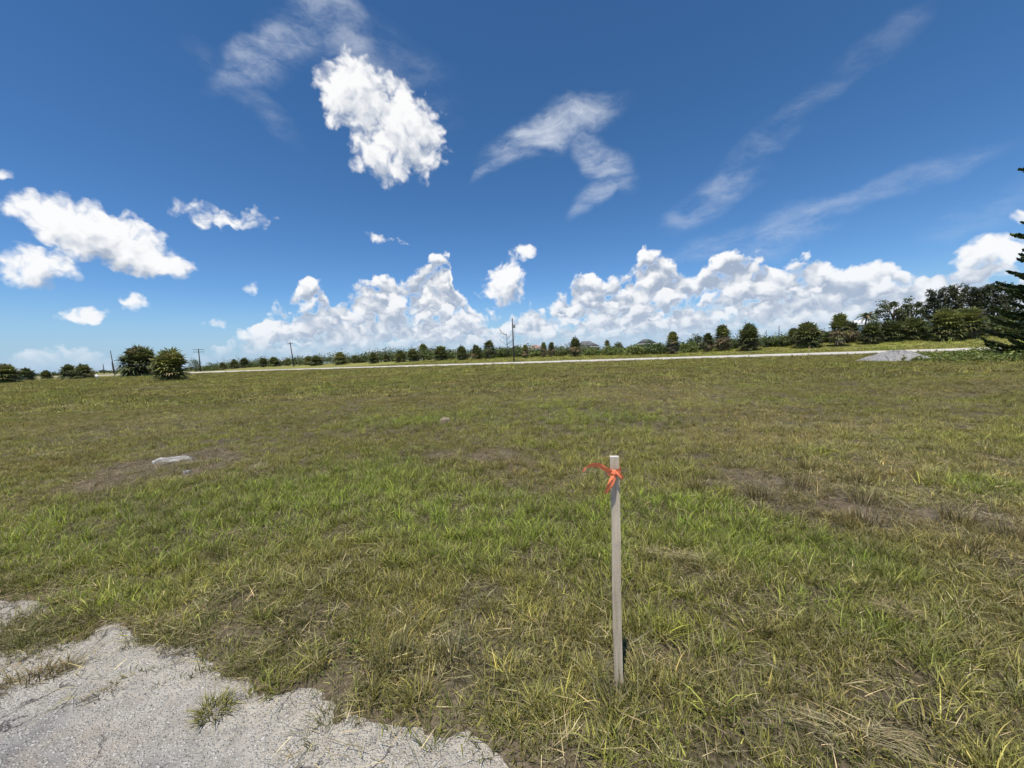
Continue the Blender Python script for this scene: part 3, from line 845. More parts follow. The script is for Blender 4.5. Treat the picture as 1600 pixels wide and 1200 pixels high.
def unit(v):
    v = np.asarray(v, float)
    return v / (np.linalg.norm(v, axis=-1, keepdims=True) + 1e-9)
DOWN = np.array([0.0, 0.0, -1.0])
def fan_frond(mb, c, az, el, pet, rad, r, n=15, fold=1.0, col=None):
    d = np.array([math.cos(az) * math.cos(el), math.sin(az) * math.cos(el), math.sin(el)])
    side = np.array([-math.sin(az), math.cos(az), 0.0]); up = np.cross(d, side)
    tip = c + d * pet - np.array([0, 0, 0.10 * pet])
    col = col or (r.uniform(), r.uniform(), 0)
    mb.poly([c + side * 0.03, c - side * 0.03, tip], [(0, 1, 2)], (col[0], col[1], 0))
    a = np.linspace(-0.5, 0.5, n) * math.radians(250) * fold + r.normal(0, 0.05, n)
    l = (rad * (0.62 + 0.38 * np.cos(a * 0.7)) * r.uniform(0.82, 1.08, n))[:, None]
    e = unit(np.cos(a)[:, None] * d + np.sin(a)[:, None] * side + 0.25 * np.abs(np.sin(a))[:, None] * up)
    w = unit(np.cross(e, up)) * l * 0.070
    mid = tip + e * l * 0.55 + DOWN * l * 0.05
    end = tip + e * l * 0.92 + DOWN * l * r.uniform(0.12, 0.50, n)[:, None]
    P = np.stack([np.broadcast_to(tip, mid.shape), mid + w, mid - w, end], 1)
    mb.bulk(P, [(0, 1, 2), (1, 3, 2)], np.stack([np.clip(col[0] + r.normal(0, 0.12, n), 0, 1), np.full(n, col[1])], 1))
def make_sabal(seed, total, width, skirt):
    """fan palm of a given height and crown width; skirt 0..1 says how far dead and low fronds hide the trunk"""
    r = np.random.default_rng(seed)
    R_ = width / 2
    hc = max(total - R_ * 0.66, R_ * 0.45)
    root = empty('sabal_palm')
    t = MB()
    n_ = 9
    t.tube([(0.05 * math.sin(k), 0.04 * math.cos(k * 1.7), -0.15 + (hc + 0.15) * k / n_) for k in range(n_ + 1)], [0.26 - 0.06 * k / n_ for k in range(n_ + 1)], 8)
    for k in range(26):      # old leaf bases
        z = hc * (0.35 + 0.65 * r.uniform()); a = r.uniform(0, 6.28)
        o = np.array([math.cos(a), math.sin(a), 0]); s = np.array([-math.sin(a), math.cos(a), 0]) * 0.05
        t.poly([o * 0.2 + s + (0, 0, z), o * 0.2 - s + (0, 0, z), o * 0.42 + (0, 0, z + 0.32)], [(0, 1, 2)], (0.6, 0.3, 0))
    t.build('trunk', M_PALMBARK, root)
    g = MB()
    nf = int(86 + 26 * R_)
    bushy = max(0.0, min(1.0, (skirt - 0.3) / 0.5))          # fronds spring from all the way down
    for i in range(nf):
        u = (i + r.uniform()) / nf
        top_el = math.asin(max(-0.98, min(0.98, 1.0 - u * 1.45)))
        el = top_el * (1 - bushy) + (1.45 - 1.75 * u ** 0.7) * bushy + r.normal(0, 0.13)
        az = i * 2.39996 + r.normal(0, 0.2)
        k = r.uniform(0.72, 1.12) * (1 - 0.30 * u * bushy)
        c0 = np.array([0, 0, hc - 0.30 * R_ * u * (1 - bushy) - bushy * u * hc * 0.62])
        fan_frond(g, c0, az, el, R_ * 0.46 * k, R_ * 0.50 * k, r, 15)
    g.build('crown', M_PALM, root)
    if skirt > 0.05:
        d = MB()
        for i in range(int(14 + 46 * skirt)):
            az = r.uniform(0, 6.28); zz = hc * (1 - skirt * 0.70 * r.uniform())
            el = -r.uniform(0.35, 1.2)
            rad = min(R_ * 0.52, zz * 0.62)
            fan_frond(d, np.array([0, 0, zz]), az, el, rad * 0.7, rad, r, 9, 0.6)
        d.build('dead_fronds', M_DEAD, root)
    return root
def leaf_blob(mb, c, rx, ry, rz, n, size, r, shell=0.62):
    v = unit(r.normal(0, 1, (n, 3))); q = (shell + (1 - shell) * r.uniform(size=n)) * r.uniform(0.82, 1.10, n)
    p = np.asarray(c, float) + v * np.array([rx, ry, rz]) * q[:, None]
    a = unit(v * 0.7 + r.normal(0, 0.6, (n, 3)) + np.array([0, 0, 0.25])); b = unit(np.cross(a, r.normal(0, 1, (n, 3)))); e = np.cross(a, b)
    s = (size * r.uniform(0.6, 1.4, n))[:, None]
    P = np.stack([p - b * s * 0.5, p + e * s * 0.28, p + b * s * 0.6, p - e * s * 0.28], 1)
    mb.bulk(P, [(0, 1, 2), (0, 2, 3)], np.stack([np.clip(0.5 + 0.35 * r.normal(size=n), 0, 1), r.uniform(size=n)], 1))
def make_bush(seed, h, w, mat, name='shrub', leaf=0.26, lumps=11, dens=1.0, stem=0.3):
    r = np.random.default_rng(seed)
    root = empty(name)
    st, g = MB(), MB()
    for k in range(lumps):
        a = k * 2.4 + r.normal(0, 0.3); q = math.sqrt((k + 0.5) / lumps)
        x, y = math.cos(a) * q * w * 0.36, math.sin(a) * q * w * 0.36
        z = h * (0.30 + 0.44 * (1 - q * q) * r.uniform(0.75, 1.1)) + (h * 0.12 if r.uniform() < 0.3 else 0)
        rad = w * r.uniform(0.13, 0.22)
        leaf_blob(g, (x, y, z), rad, rad, rad * r.uniform(0.8, 1.2) * min(1.4, h / w + 0.25), int(110 * dens), leaf, r, 0.45)
        st.tube([(x * 0.1, y * 0.1, -0.1), (x * 0.5, y * 0.5, z * 0.5), (x, y, z)], [0.07 * stem + 0.02, 0.05 * stem + 0.015, 0.015], 5)
    for k in range(int(8 * dens)):   # leaves down to the ground
        a = r.uniform(0, 6.28); q = r.uniform(0.2, 0.85)
        leaf_blob(g, (math.cos(a) * q * w * 0.42, math.sin(a) * q * w * 0.42, h * 0.15), w * 0.14, w * 0.14, h * 0.17, int(42 * dens), leaf, r, 0.2)
    st.build('stem', M_BARK, root); g.build('foliage', mat, root)
    return root
def make_tree(seed, h, w, name='tree', mat=None, leaf=0.30):
    r = np.random.default_rng(seed)
    root = empty(name)
    tr, g = MB(), MB()
    top = h * 0.55
    tr.tube([(0, 0, -0.2), (0.1, 0.05, top * 0.5), (0.0, 0.1, top), (0.05, 0, h * 0.85)], [h * 0.035, h * 0.028, h * 0.02, 0.03], 8)
    for k in range(26):
        a = k * 2.4 + r.normal(0, 0.3); f = (k + 0.5) / 26
        z = h * (0.34 + 0.60 * f); reach = w * 0.5 * math.sqrt(max(0.05, 1 - ((f - 0.35) / 0.72) ** 2)) * r.uniform(0.55, 1.05)
        p = np.array([math.cos(a) * reach, math.sin(a) * reach, z])
        tr.tube([(0, 0.05, z * 0.6), p * np.array([0.5, 0.5, 0.85]), p], [0.09, 0.05, 0.015], 5)
        rad = w * r.uniform(0.10, 0.17)
        leaf_blob(g, p, rad, rad, rad * 0.8, 120, leaf, r, 0.3)
    tr.build('trunk', M_BARK, root); g.build('crown', mat or M_TREE, root)
    return root
def make_casuarina(seed, h, w, name='australian_pine'):
    r = np.random.default_rng(seed)
    root = empty(name)
    tr, g = MB(), MB()
    lean = r.normal(0, 0.04, 2)
    def axis(z): return np.array([lean[0] * z + 0.12 * math.sin(z * 0.7 + seed), lean[1] * z, z])
    tr.tube([axis(h * k / 8) for k in range(9)], [0.20 * (1 - k / 8.4) + 0.01 for k in range(9)], 7)
    nb = 46
    for k in range(nb):
        f = 0.16 + 0.84 * (k + r.uniform()) / nb
        a = k * 2.4 + r.normal(0, 0.5)
        reach = w * 0.5 * (1.05 - 0.75 * f) * r.uniform(0.5, 1.2) + 0.2
        rise = r.uniform(0.3, 0.9)
        p0 = axis(h * f); d = np.array([math.cos(a), math.sin(a), rise])
        pts = [p0 + d * reach * q + np.array([0, 0, -0.15 * reach * q * q]) for q in (0, 0.5, 1.0)]
        tr.tube(pts, [0.035, 0.022, 0.008], 4, cap=False)
        m_ = 60
        q = r.uniform(0.15, 1.08, m_)[:, None]
        p = p0 + d * reach * q + r.normal(0, 0.13, (m_, 3))
        l = r.uniform(0.22, 0.55, m_)[:, None]
        e = unit(np.array([math.cos(a), math.sin(a), 0]) * r.uniform(0.1, 0.9, (m_, 1)) + r.normal(0, 0.45, (m_, 3)) + np.array([0, 0, 1.0]) * r.uniform(-0.6, 0.5, (m_, 1)))
        s = unit(np.cross(e, r.normal(0, 1, (m_, 3)))) * r.uniform(0.035, 0.085, (m_, 1))
        g.bulk(np.stack([p + s * 0.4, p - s * 0.4, p + e * l * 0.6 - s, p + e * l * 0.6 + s, p + e * l], 1), [(0, 1, 2), (0, 2, 3), (3, 2, 4)], np.stack([np.clip(0.5 + 0.3 * r.normal(size=m_), 0, 1), r.uniform(size=m_)], 1))
    tr.build('trunk', M_BARK, root); g.build('crown', M_PINE, root)
    return root
def make_norfolk(seed, h, reach0, name='norfolk_island_pine'):
    r = np.random.default_rng(seed)
    root = empty(name)
    tr, g = MB(), MB()
    tr.tube([(0, 0, h * k / 8 - 0.1) for k in range(9)], [0.24 * (1 - k / 8.5) + 0.02 for k in range(9)], 9)
    z = 0.35
    while z < h - 0.2:
        f = z / h
        n_ = 8 if f < 0.4 else 6
        a0 = r.uniform(0, 6.28)
        for k in range(n_):
            a = a0 + 6.283 * k / n_ + r.normal(0, 0.12)
            L_ = (reach0 * (1 - 0.62 * f) + 0.1) * r.uniform(0.62, 1.15)
            o = np.array([math.cos(a), math.sin(a), 0]); s = np.array([-math.sin(a), math.cos(a), 0])
            sag = 0.13 * L_ * (1.2 - f)
            zb = z + r.normal(0, 0.2)
            def P(q): return np.array([0, 0, zb]) + o * L_ * q + np.array([0, 0, -sag * math.sin(q * 2.2) + 0.20 * L_ * q ** 3])
            tr.tube([P(0), P(0.35), P(0.7), P(1)], [0.045, 0.03, 0.02, 0.01], 4, cap=False)
            m_ = int(95 * max(0.5, L_ / 3))
            qs = 0.12 + 0.88 * (np.arange(m_) + r.uniform(size=m_)) / m_
            p = np.array([P(q) for q in qs]); l = (0.62 * (1.06 - qs * 0.8) * r.uniform(0.7, 1.2, m_) * min(1, L_ / 2.2))[:, None]
            for sg in (-1, 1):
                e = unit(o * r.uniform(0.4, 1.1, (m_, 1)) + s * sg * r.uniform(0.3, 1.0, (m_, 1)) + np.array([0, 0, 1.0]) * r.uniform(-0.75, 0.55, (m_, 1)))
                w = unit(np.cross(e, (0, 0, 1))) * 0.075; u = np.array([0, 0, 0.075])
                m = p + e * l * 0.5 + DOWN * 0.04; t = p + e * l - DOWN * 0.10 * l
                g.bulk(np.stack([p, m + w, m - w, m + u, m - u, t], 1), [(0, 1, 2), (1, 5, 2), (0, 3, 4), (3, 5, 4)], np.stack([np.clip(0.5 + 0.3 * r.normal(size=m_), 0, 1), r.uniform(size=m_)], 1))
        z += (0.42 if f < 0.3 else 0.80) * r.uniform(0.85, 1.15)
    tr.build('trunk', M_BARK, root); g.build('crown', M_NORF, root)
    return root
def make_coconut(seed, h, w, name='coconut_palm'):
    r = np.random.default_rng(seed)
    root = empty(name)
    tr, g = MB(), MB()
    top = np.array([0.25, 0.1, h * 0.80])
    tr.tube([(0.25 * (k / 8) ** 2, 0.1 * k / 8, -0.1 + (h * 0.80 + 0.1) * k / 8) for k in range(9)], [0.17 - 0.06 * k / 8 for k in range(9)], 8)
    for k in range(20):
        a = k * 2.4; el = 1.15 - 1.5 * (k / 19); L_ = w * 0.52 * r.uniform(0.9, 1.1)
        o = np.array([math.cos(a), math.sin(a), 0]); s = np.array([-math.sin(a), math.cos(a), 0])
        col = (r.uniform(), r.uniform(), 0)
        def P(q): return top + (o * math.cos(el) + np.array([0, 0, math.sin(el)])) * L_ * q - np.array([0, 0, 0.62 * L_ * q * q])
        g.tube([P(q / 4) for q in range(5)], [0.04, 0.03, 0.025, 0.02, 0.008], 3, (0.7, 0.3, 0), False)
        for i in range(22):
            q = 0.12 + 0.88 * i / 21; p = P(q); l = 0.28 * L_ * (1.1 - 0.75 * q)
            for sg in (-1, 1):
                e = unit(s * sg + o * 0.5 - np.array([0, 0, 0.45])); wv_ = unit(P(min(1, q + 0.05)) - P(q - 0.05)) * 0.05
                g.poly([p + wv_, p - wv_, p + e * l], [(0, 1, 2)], col)
    tr.build('trunk', M_PALMBARK, root); g.build('crown', M_PALM, root)
    return root
def make_dead_tree(seed, h, name='dead_tree'):
    r = np.random.default_rng(seed)
    root = empty(name)
    tr, br = MB(), MB()
    tr.tube([(0, 0, -0.1), (0.05, 0, h * 0.35), (-0.05, 0.05, h * 0.7), (0.05, 0, h)], [0.15, 0.11, 0.07, 0.02], 7)
    def limb(p, d, l, rad, lev):
        q = [p + d * l * t + np.array([0, 0, 0.06 * l * t * t]) + r.normal(0, 0.03 * l, 3) * t for t in (0, 0.5, 1)]
        br.tube(q, [rad, rad * 0.7, rad * 0.35], 5)
        if lev:
            for _ in range(3):
                limb(q[1] + (q[2] - q[1]) * r.uniform(0, 1), unit(d + r.normal(0, 0.55, 3)), l * r.uniform(0.4, 0.65), rad * 0.5, lev - 1)
    for k in range(8):
        a = k * 2.4 + r.normal(0, 0.3); z = h * r.uniform(0.35, 0.92)
        limb(np.array([0, 0, z]), unit(np.array([math.cos(a), math.sin(a), r.uniform(0.15, 0.8)])), h * r.uniform(0.25, 0.45), 0.05, 2)
    tr.build('trunk', M_DEADWOOD, root); br.build('branches', M_DEADWOOD, root)
    return root

# ---------------------------------------------------------------- planting
def stand(root, p, label, category, group=None, rz=None, sc=1.0):
    root.location = p; root.rotation_euler = (0, 0, rng.uniform(0, 6.28) if rz is None else rz)
    root.scale = (sc, sc, sc)
    return tag(root, label, category, group)
PG = 'fan palms along the edges of the field'
def palm(px, top, width, base, label, s=None, depth=None, skirt=0.5, seed=None):
    p = spot(px, base, s, depth)
    dep = project(p)[2]
    h = height_to(p, top)
    w = width * dep / FPX
    root = make_sabal(seed or int(px * 7 + top), h, w * 1.32, skirt)
    return stand(root, p, label, 'palm tree', PG)
def gdepth(px, py): return ground_at(px, py).y
# left side of the open field
palm(10, 569, 37, 599, 'round-crowned palm cut by the left edge of the picture', depth=gdepth(10, 599), skirt=0.25)
palm(42, 579, 26, 594, 'low dark palm just right of the one at the left edge', depth=gdepth(42, 594), skirt=0.9)
palm(73, 581, 18, 592, 'smallest lone palm between the low palm and the close pair', depth=gdepth(73, 592), skirt=0.7)
palm(109, 570, 25, 593, 'left palm of the close pair on clear trunks, far left', depth=gdepth(109, 593), skirt=0.1)
palm(132, 569, 25, 592, 'right palm of the close pair on clear trunks, far left', depth=gdepth(132, 592), skirt=0.2)
palm(222, 542, 54, 586, 'tall spreading palm, rear one of the big overlapping pair', depth=gdepth(222, 586) * 0.80, skirt=0.25)
palm(269, 546, 57, 595, 'large bushy palm with fronds to the ground, front of the big pair', depth=gdepth(269, 595), skirt=0.95)
# along the far side of the road
ROWP = [(348, 566, 12, 577, 'tiny palm first to the right of the crossarm pole', 24, 0.6), (367, 562, 14, 577, 'small palm third in from the crossarm pole', 26, 0.5), (383, 559, 17, 577, 'rounded palm left of the white wall glimpse', 24, 0.6),
        (412, 559, 15, 575, 'left palm of the two near the slim leaning pole', 22, 0.6), (429, 557, 19, 574, 'right palm of the two near the slim leaning pole', 24, 0.7), (451, 560, 11, 574, 'tiny palm touching the slim leaning pole', 26, 0.6),
        (483, 556, 15, 573, 'slim palm right of the slim leaning pole', 25, 0.3), (495, 556, 21, 573, 'leaning broad palm before the gap in the treeline', 21, 0.3), (532, 550, 21, 568, 'umbrella-shaped palm on a clear trunk after the gap', 21, 0.1),
        (556, 554, 12, 568, 'small palm right of the umbrella-shaped one', 26, 0.6), (584, 550, 21, 566, 'broad palm left of the dark thicket', 21, 0.8), (604, 553, 13, 565, 'small palm between the broad ones', 25, 0.7), (626, 548, 24, 564, 'wide dense palm in the thicket', 22, 0.8),
        (646, 545, 25, 563, 'wide shaggy palm right of the wide dense one', 23, 0.8), (662, 537, 17, 562, 'tallest palm in the middle of the dark thicket', 30, 0.5), (689, 540, 28, 562, 'broadest palm at the end of the dark thicket', 23, 0.9),
        (722, 541, 24, 561, 'dome-shaped palm past the dark thicket', 22, 0.9), (745, 539, 22, 560, 'shaggy palm just left of the tall-headed one', 23, 0.9), (765, 532, 20, 559, 'tall-headed palm left of the dead tree', 23, 0.3),
        (821, 538, 14, 556, 'small upright palm just right of the tall dark pole', 21, 0.9), (850, 535, 14, 555, 'left palm of the pair by the pinkish roof', 22, 0.9), (862, 534, 15, 554, 'right palm of the pair by the pinkish roof', 23, 0.9),
        (899, 527, 24, 554, 'bottle-shaped palm in front of the grey roof', 21, 0.9), (949, 531, 10, 548, 'wispy little palm right of the grey roof', 32, 0.1), (1051, 518, 26, 548, 'oval shaggy palm standing alone before the hedge', 20, 0.9),
        (1106, 519, 22, 546, 'shorter palm leaning on the tall oval one', 22, 0.9), (1129, 507, 31, 546, 'tall oval palm left of the round palm', 22, 0.9), (1170, 507, 42, 548, 'round palm with fronds to the ground, alone on the verge', 20, 0.95),
        (1262, 503, 48, 541, 'wide palm clump nearest the second survey stake', 20, 0.95), (1240, 512, 26, 540, 'palm half hidden behind the wide clump', 25, 0.8), (1311, 490, 36, 541, 'two-headed palm left of the white building', 20, 0.95), (1330, 502, 26, 540, 'lower palm against the two-headed one', 24, 0.9),
        (1360, 503, 36, 536, 'bushy palm below the coconut palm', 21, 0.95), (1392, 500, 42, 536, 'broad palm under the dark rounded tree, left', 23, 0.95), (1425, 496, 44, 534, 'broad palm under the dark rounded tree, right', 24, 0.95),
        (1478, 482, 52, 531, 'left half of the great palm clump under the pines', 21, 0.95), (1512, 480, 50, 530, 'right half of the great palm clump under the pines', 23, 0.95), (1560, 492, 42, 526, 'shaggy palm in the shade right of the pines', 28, 0.9)]
for px, top, width, base, label, s, sk in ROWP: palm(px, top, width, base, label, s=s, skirt=sk)

SG = 'bushes along the far treeline'
def bush(px, top, width, base, label, s=None, depth=None, mat=None, seed=0, **kw):
    p = spot(px, base, s, depth); dep = project(p)[2]
    h = height_to(p, top); w = width * dep / FPX
    return stand(make_bush(seed or int(px * 3), h, w, mat or M_SHRUB, **kw), p, label, 'bush', SG)
for px, top, width, base, label, s, m_ in [
        (306, 557, 24, 582, 'leafy bush in front of the crossarm pole', 14, M_SHRUB), (330, 566, 30, 578, 'low dark bush right of the crossarm pole', 30, M_SHRUB), (398, 566, 22, 576, 'low bush under the white wall glimpse', 30, M_SHRUB),
        (470, 562, 24, 573, 'low bush left of the slim palm', 30, M_SHRUB), (567, 555, 20, 567, 'olive bush between palm and thicket', 29, M_SHRUB), (615, 552, 34, 565, 'dark bush deep in the thicket', 34, M_TREE), (672, 543, 34, 562, 'dark tall bush behind the tallest thicket palm', 36, M_TREE),
        (705, 546, 26, 562, 'dark bush between broadest and dome-shaped palms', 34, M_SHRUB), (788, 541, 30, 558, 'dark bush under the dead tree', 27, M_SHRUB), (812, 544, 20, 557, 'low bush touching the tall dark pole', 28, M_SHRUB), (836, 548, 20, 556, 'low green bush below the pinkish roof', 24, M_SHRUB2),
        (877, 545, 24, 554, 'low bush left of the bottle-shaped palm', 24, M_SHRUB), (925, 544, 30, 554, 'low spiky bush below the grey roof', 22, M_SHRUB2), (955, 539, 40, 552, 'bright green bush right of the grey roof', 22, M_SHRUB2), (967, 531, 22, 548, 'taller rounded bush above the bright hedge', 34, M_TREE),
        (990, 537, 44, 551, 'bright green bush in the middle of the hedge', 21, M_SHRUB2), (1015, 533, 46, 550, 'broad green bush left of the lone oval palm', 23, M_SHRUB2), (1030, 536, 30, 549, 'small green bush touching the lone oval palm', 21, M_SHRUB2), (1078, 533, 38, 547, 'low green bush right of the lone oval palm', 22, M_SHRUB2),
        (1088, 519, 34, 545, 'dark taller bush behind the leaning palm', 32, M_TREE), (1146, 527, 26, 546, 'dark bush between the oval and round palms', 26, M_SHRUB), (1203, 527, 30, 545, 'low bush right of the round palm', 25, M_SHRUB), (1222, 524, 34, 543, 'bush left of the wide palm clump', 24, M_SHRUB),
        (1290, 515, 26, 540, 'dark bush between wide clump and two-headed palm', 27, M_SHRUB), (1376, 508, 30, 536, 'dark bush between the bushy and broad palms', 26, M_SHRUB), (1448, 503, 34, 532, 'dark bush left of the great palm clump', 26, M_SHRUB), (1536, 497, 40, 527, 'dark bush right of the great palm clump', 27, M_TREE), (1585, 498, 44, 526, 'leafy bush behind the near pine', 25, M_SHRUB)]:
    bush(px, top, width, base, label, s=s, mat=m_)

def upright(maker, seed, px, top, width, base, label, category, s, group=None):
    p = spot(px, base, s); dep = project(p)[2]
    return stand(maker(seed, height_to(p, top), width * dep / FPX), p, label, category, group)
upright(make_tree, 5, 1396, 467, 60, 530, 'dark rounded tree rising behind the broad palms, left part', 'tree', 36, 'trees behind the palms')
upright(make_tree, 6, 1424, 472, 44, 530, 'dark rounded tree rising behind the broad palms, right part', 'tree', 38, 'trees behind the palms')
upright(make_coconut, 4, 1350, 484, 34, 533, 'feathery coconut palm with drooping fronds above the white building', 'palm tree', 27)
for seed, px, top, w, label, s in ((1, 1461, 456, 26, 'leftmost of the tall dark feathery pines', 36), (2, 1480, 451, 34, 'broad pine, second from left in the row', 38), (3, 1497, 452, 34, 'full pine in the middle of the row', 40), (4, 1516, 453, 30, 'pine with a flat top right of the middle', 38),
                                   (5, 1533, 456, 22, 'thin dark pine left of the tall ragged one', 42), (6, 1551, 446, 32, 'tall ragged pine with drooping tip', 33), (7, 1574, 447, 24, 'sparse wispy pine beside the near conifer', 36)):
    upright(make_casuarina, seed, px, top, w * 1.5, 528, label, 'pine tree', s, 'tall pines at the right')
upright(lambda sd, h, w: make_dead_tree(sd, h), 3, 793, 519, 24, 559, 'bare dead tree with twisted branches beside the tall dark pole', 'dead tree', 24)
# near conifer at the right edge
p = spot(1674, 563, depth=gdepth(1600, 560))
stand(make_norfolk(3, 17.0, 3.7), p, 'tall dark conifer with tiered branches cut by the right edge', 'pine tree')

# the far wood on the left horizon and the scrub that fills the treeline: one mass each
def belt(name, label, pts, hh, leaf, n, mat, seed):
    r = np.random.default_rng(seed); g = MB()
    for i in range(n):
        t = r.uniform(0, len(pts) - 1.001); k = int(t); f = t - k
        p = np.array(pts[k]) * (1 - f) + np.array(pts[k + 1]) * f
        x, y = p[0] + r.normal(0, 1.5), p[1] + r.normal(0, 3.0)
        z = float(terrain(x, y)); h = hh * (0.55 + 0.9 * vnoise(np.array([x * 0.13]), np.array([y * 0.02]), seed)[0]) * r.uniform(0.45, 1.1)
        leaf_blob(g, (x, y, z + h * 0.5), h * r.uniform(0.35, 0.7), h * 0.5, h * 0.52, 26, leaf, r, 0.3)
    return tag(g.build(name, mat), label, 'scrub', kind='stuff')
def row(s, xs_): return [tuple(spot(px, 560 + (800 - px) * 0.0402, s))[:2] for px in xs_]
def rowd(d, xs_): return [tuple(spot(px, 560 + (800 - px) * 0.0402, None, d))[:2] for px in xs_]
belt('distant_wood', 'long low belt of dark trees on the far left horizon', rowd(330, (-160, 0, 150, 330, 400)), 4.2, 1.1, 420, M_TREE, 11)
belt('scrub_thicket', 'continuous dark scrub filling the gaps behind the roadside palms', row(30, (310, 420, 540, 640, 760, 820)), 3.9, 0.42, 1700, M_SHRUB, 12)
belt('scrub_thicket', 'green scrub behind the hedge and palms right of the pole', row(34, (825, 900, 1000, 1100, 1200, 1300, 1400, 1500, 1640)), 2.5, 0.38, 1100, M_SHRUB, 13)
# ---------------------------------------------------------------- utility poles
M_POLE = bark_material('pole_timber', (0.055, 0.048, 0.042), (0.105, 0.095, 0.085), 20)
M_INS, T, out = new_mat('insulator_grey'); principled(T, out, (0.30, 0.31, 0.32), 0.4, 0.5)
def make_pole(px, base, top, label, s=None, depth=None, arms=0, lean=0.0, rad=0.15, can=False, armw=2.2):
    p = spot(px, base, s, depth)
    h = height_to(p, top)
    root = empty('utility_pole', p, math.atan2(-p.x, p.y)); root.rotation_euler.y = -lean
    b = MB(); b.tube([(0, 0, -0.3), (0, 0, h * 0.5), (0, 0, h)], [rad, rad * 0.85, rad * 0.65], 10); b.build('pole', M_POLE, root)
    for k in range(arms):
        z = h - 0.35 - 0.9 * k
        a = MB(); a.tube([(-armw / 2, -0.16, z), (armw / 2, -0.16, z)], [0.075, 0.075], 4); arm = a.build('crossarm', M_POLE, root)
        for q in (-0.46, -0.2, 0.2, 0.46):
            i = MB(); i.tube([(q * armw, -0.16, z + 0.06), (q * armw, -0.16, z + 0.16), (q * armw, -0.16, z + 0.26)], [0.03, 0.06, 0.035], 6); i.build('insulator', M_INS, arm)
    i = MB(); i.tube([(0, 0, h - 0.02), (0, 0, h + 0.12), (0, 0, h + 0.24)], [0.04, 0.07, 0.03], 6); i.build('insulator', M_INS, root)
    if can:
        c_ = MB(); c_.tube([(0.32, -0.1, h - 1.9), (0.32, -0.1, h - 1.05)], [0.22, 0.22], 12); c_.build('transformer', M_INS, root)
    return tag(root, label, 'utility pole', 'utility poles around the field')
make_pole(180, 588, 548, 'tall leaning bare pole left of the big palm pair', depth=150, lean=R(3.0), rad=0.18)
make_pole(163, 585, 569, 'tiny distant pole left of the leaning bare pole', depth=300, rad=0.3)
make_pole(178, 585, 566, 'short distant pole right behind the leaning bare pole', depth=260, rad=0.25, lean=R(3))
make_pole(313, 575, 545, 'pole with two crossarms behind the leafy bush', depth=150, arms=2, armw=3.4, rad=0.22)
make_pole(459, 568, 535, 'slim leaning pole with a small crossarm over the treeline', s=20, arms=1, lean=R(4.0), armw=1.6, rad=0.19)
make_pole(803, 563, 498, 'tall dark pole standing on the far verge in the middle', s=10, rad=0.15, can=True)
make_pole(1217, 540, 509, 'distant thin pole left of the wide palm clump', depth=170, rad=0.2)
make_pole(1197, 542, 516, 'faint small pole right of the round palm', depth=190, rad=0.17)

# ---------------------------------------------------------------- houses beyond the trees
def flat_mat(name, a, b, scale=6.0, rough=0.85):
    m, T, out = new_mat(name)
    ob = T.n('ShaderNodeTexCoord').outputs['Object']; n1 = T.noise(ob, scale, 5, 0.6)
    principled(T, out, T.mix(T.ss(n1.outputs['Fac'], 0.3, 0.7), a, b), rough, 0.25, bump(T, n1.outputs['Fac'], 0.2, 0.02))
    return m
M_STUCCO = flat_mat('cream_stucco', (0.62, 0.57, 0.48), (0.70, 0.65, 0.56))
M_WHITE = flat_mat('white_paint', (0.76, 0.76, 0.75), (0.82, 0.82, 0.81))
M_GLASS, T, out = new_mat('window_glass'); principled(T, out, (0.03, 0.04, 0.05), 0.08, 0.6)
def roof_mat(name, a, b):
    m, T, out = new_mat(name)
    ob = T.n('ShaderNodeTexCoord').outputs['Object']
    br = T.n('ShaderNodeTexBrick', ins={'Vector': ob, 'Color1': a, 'Color2': b, 'Mortar': tuple(q * 0.5 for q in a), 'Scale': 2.2, 'Mortar Size': 0.02})
    principled(T, out, br.outputs['Color'], 0.8, 0.25, bump(T, br.outputs['Fac'], 0.4, 0.02))
    return m
M_ROOFG = roof_mat('grey_shingles', (0.15, 0.15, 0.155), (0.19, 0.185, 0.185))
M_ROOFP = roof_mat('pink_tiles', (0.42, 0.27, 0.21), (0.48, 0.32, 0.26))
M_ROOFD = roof_mat('dark_shingles', (0.09, 0.10, 0.095), (0.125, 0.13, 0.125))
def cuboid(mb, x0, x1, y0, y1, z0, z1):
    P = [(x, y, z) for z in (z0, z1) for y in (y0, y1) for x in (x0, x1)]
    mb.poly(P, [(0, 2, 3), (0, 3, 1), (4, 5, 7), (4, 7, 6), (0, 1, 5), (0, 5, 4), (2, 6, 7), (2, 7, 3), (0, 4, 6), (0, 6, 2), (1, 3, 7), (1, 7, 5)], (0.5, 0, 0))
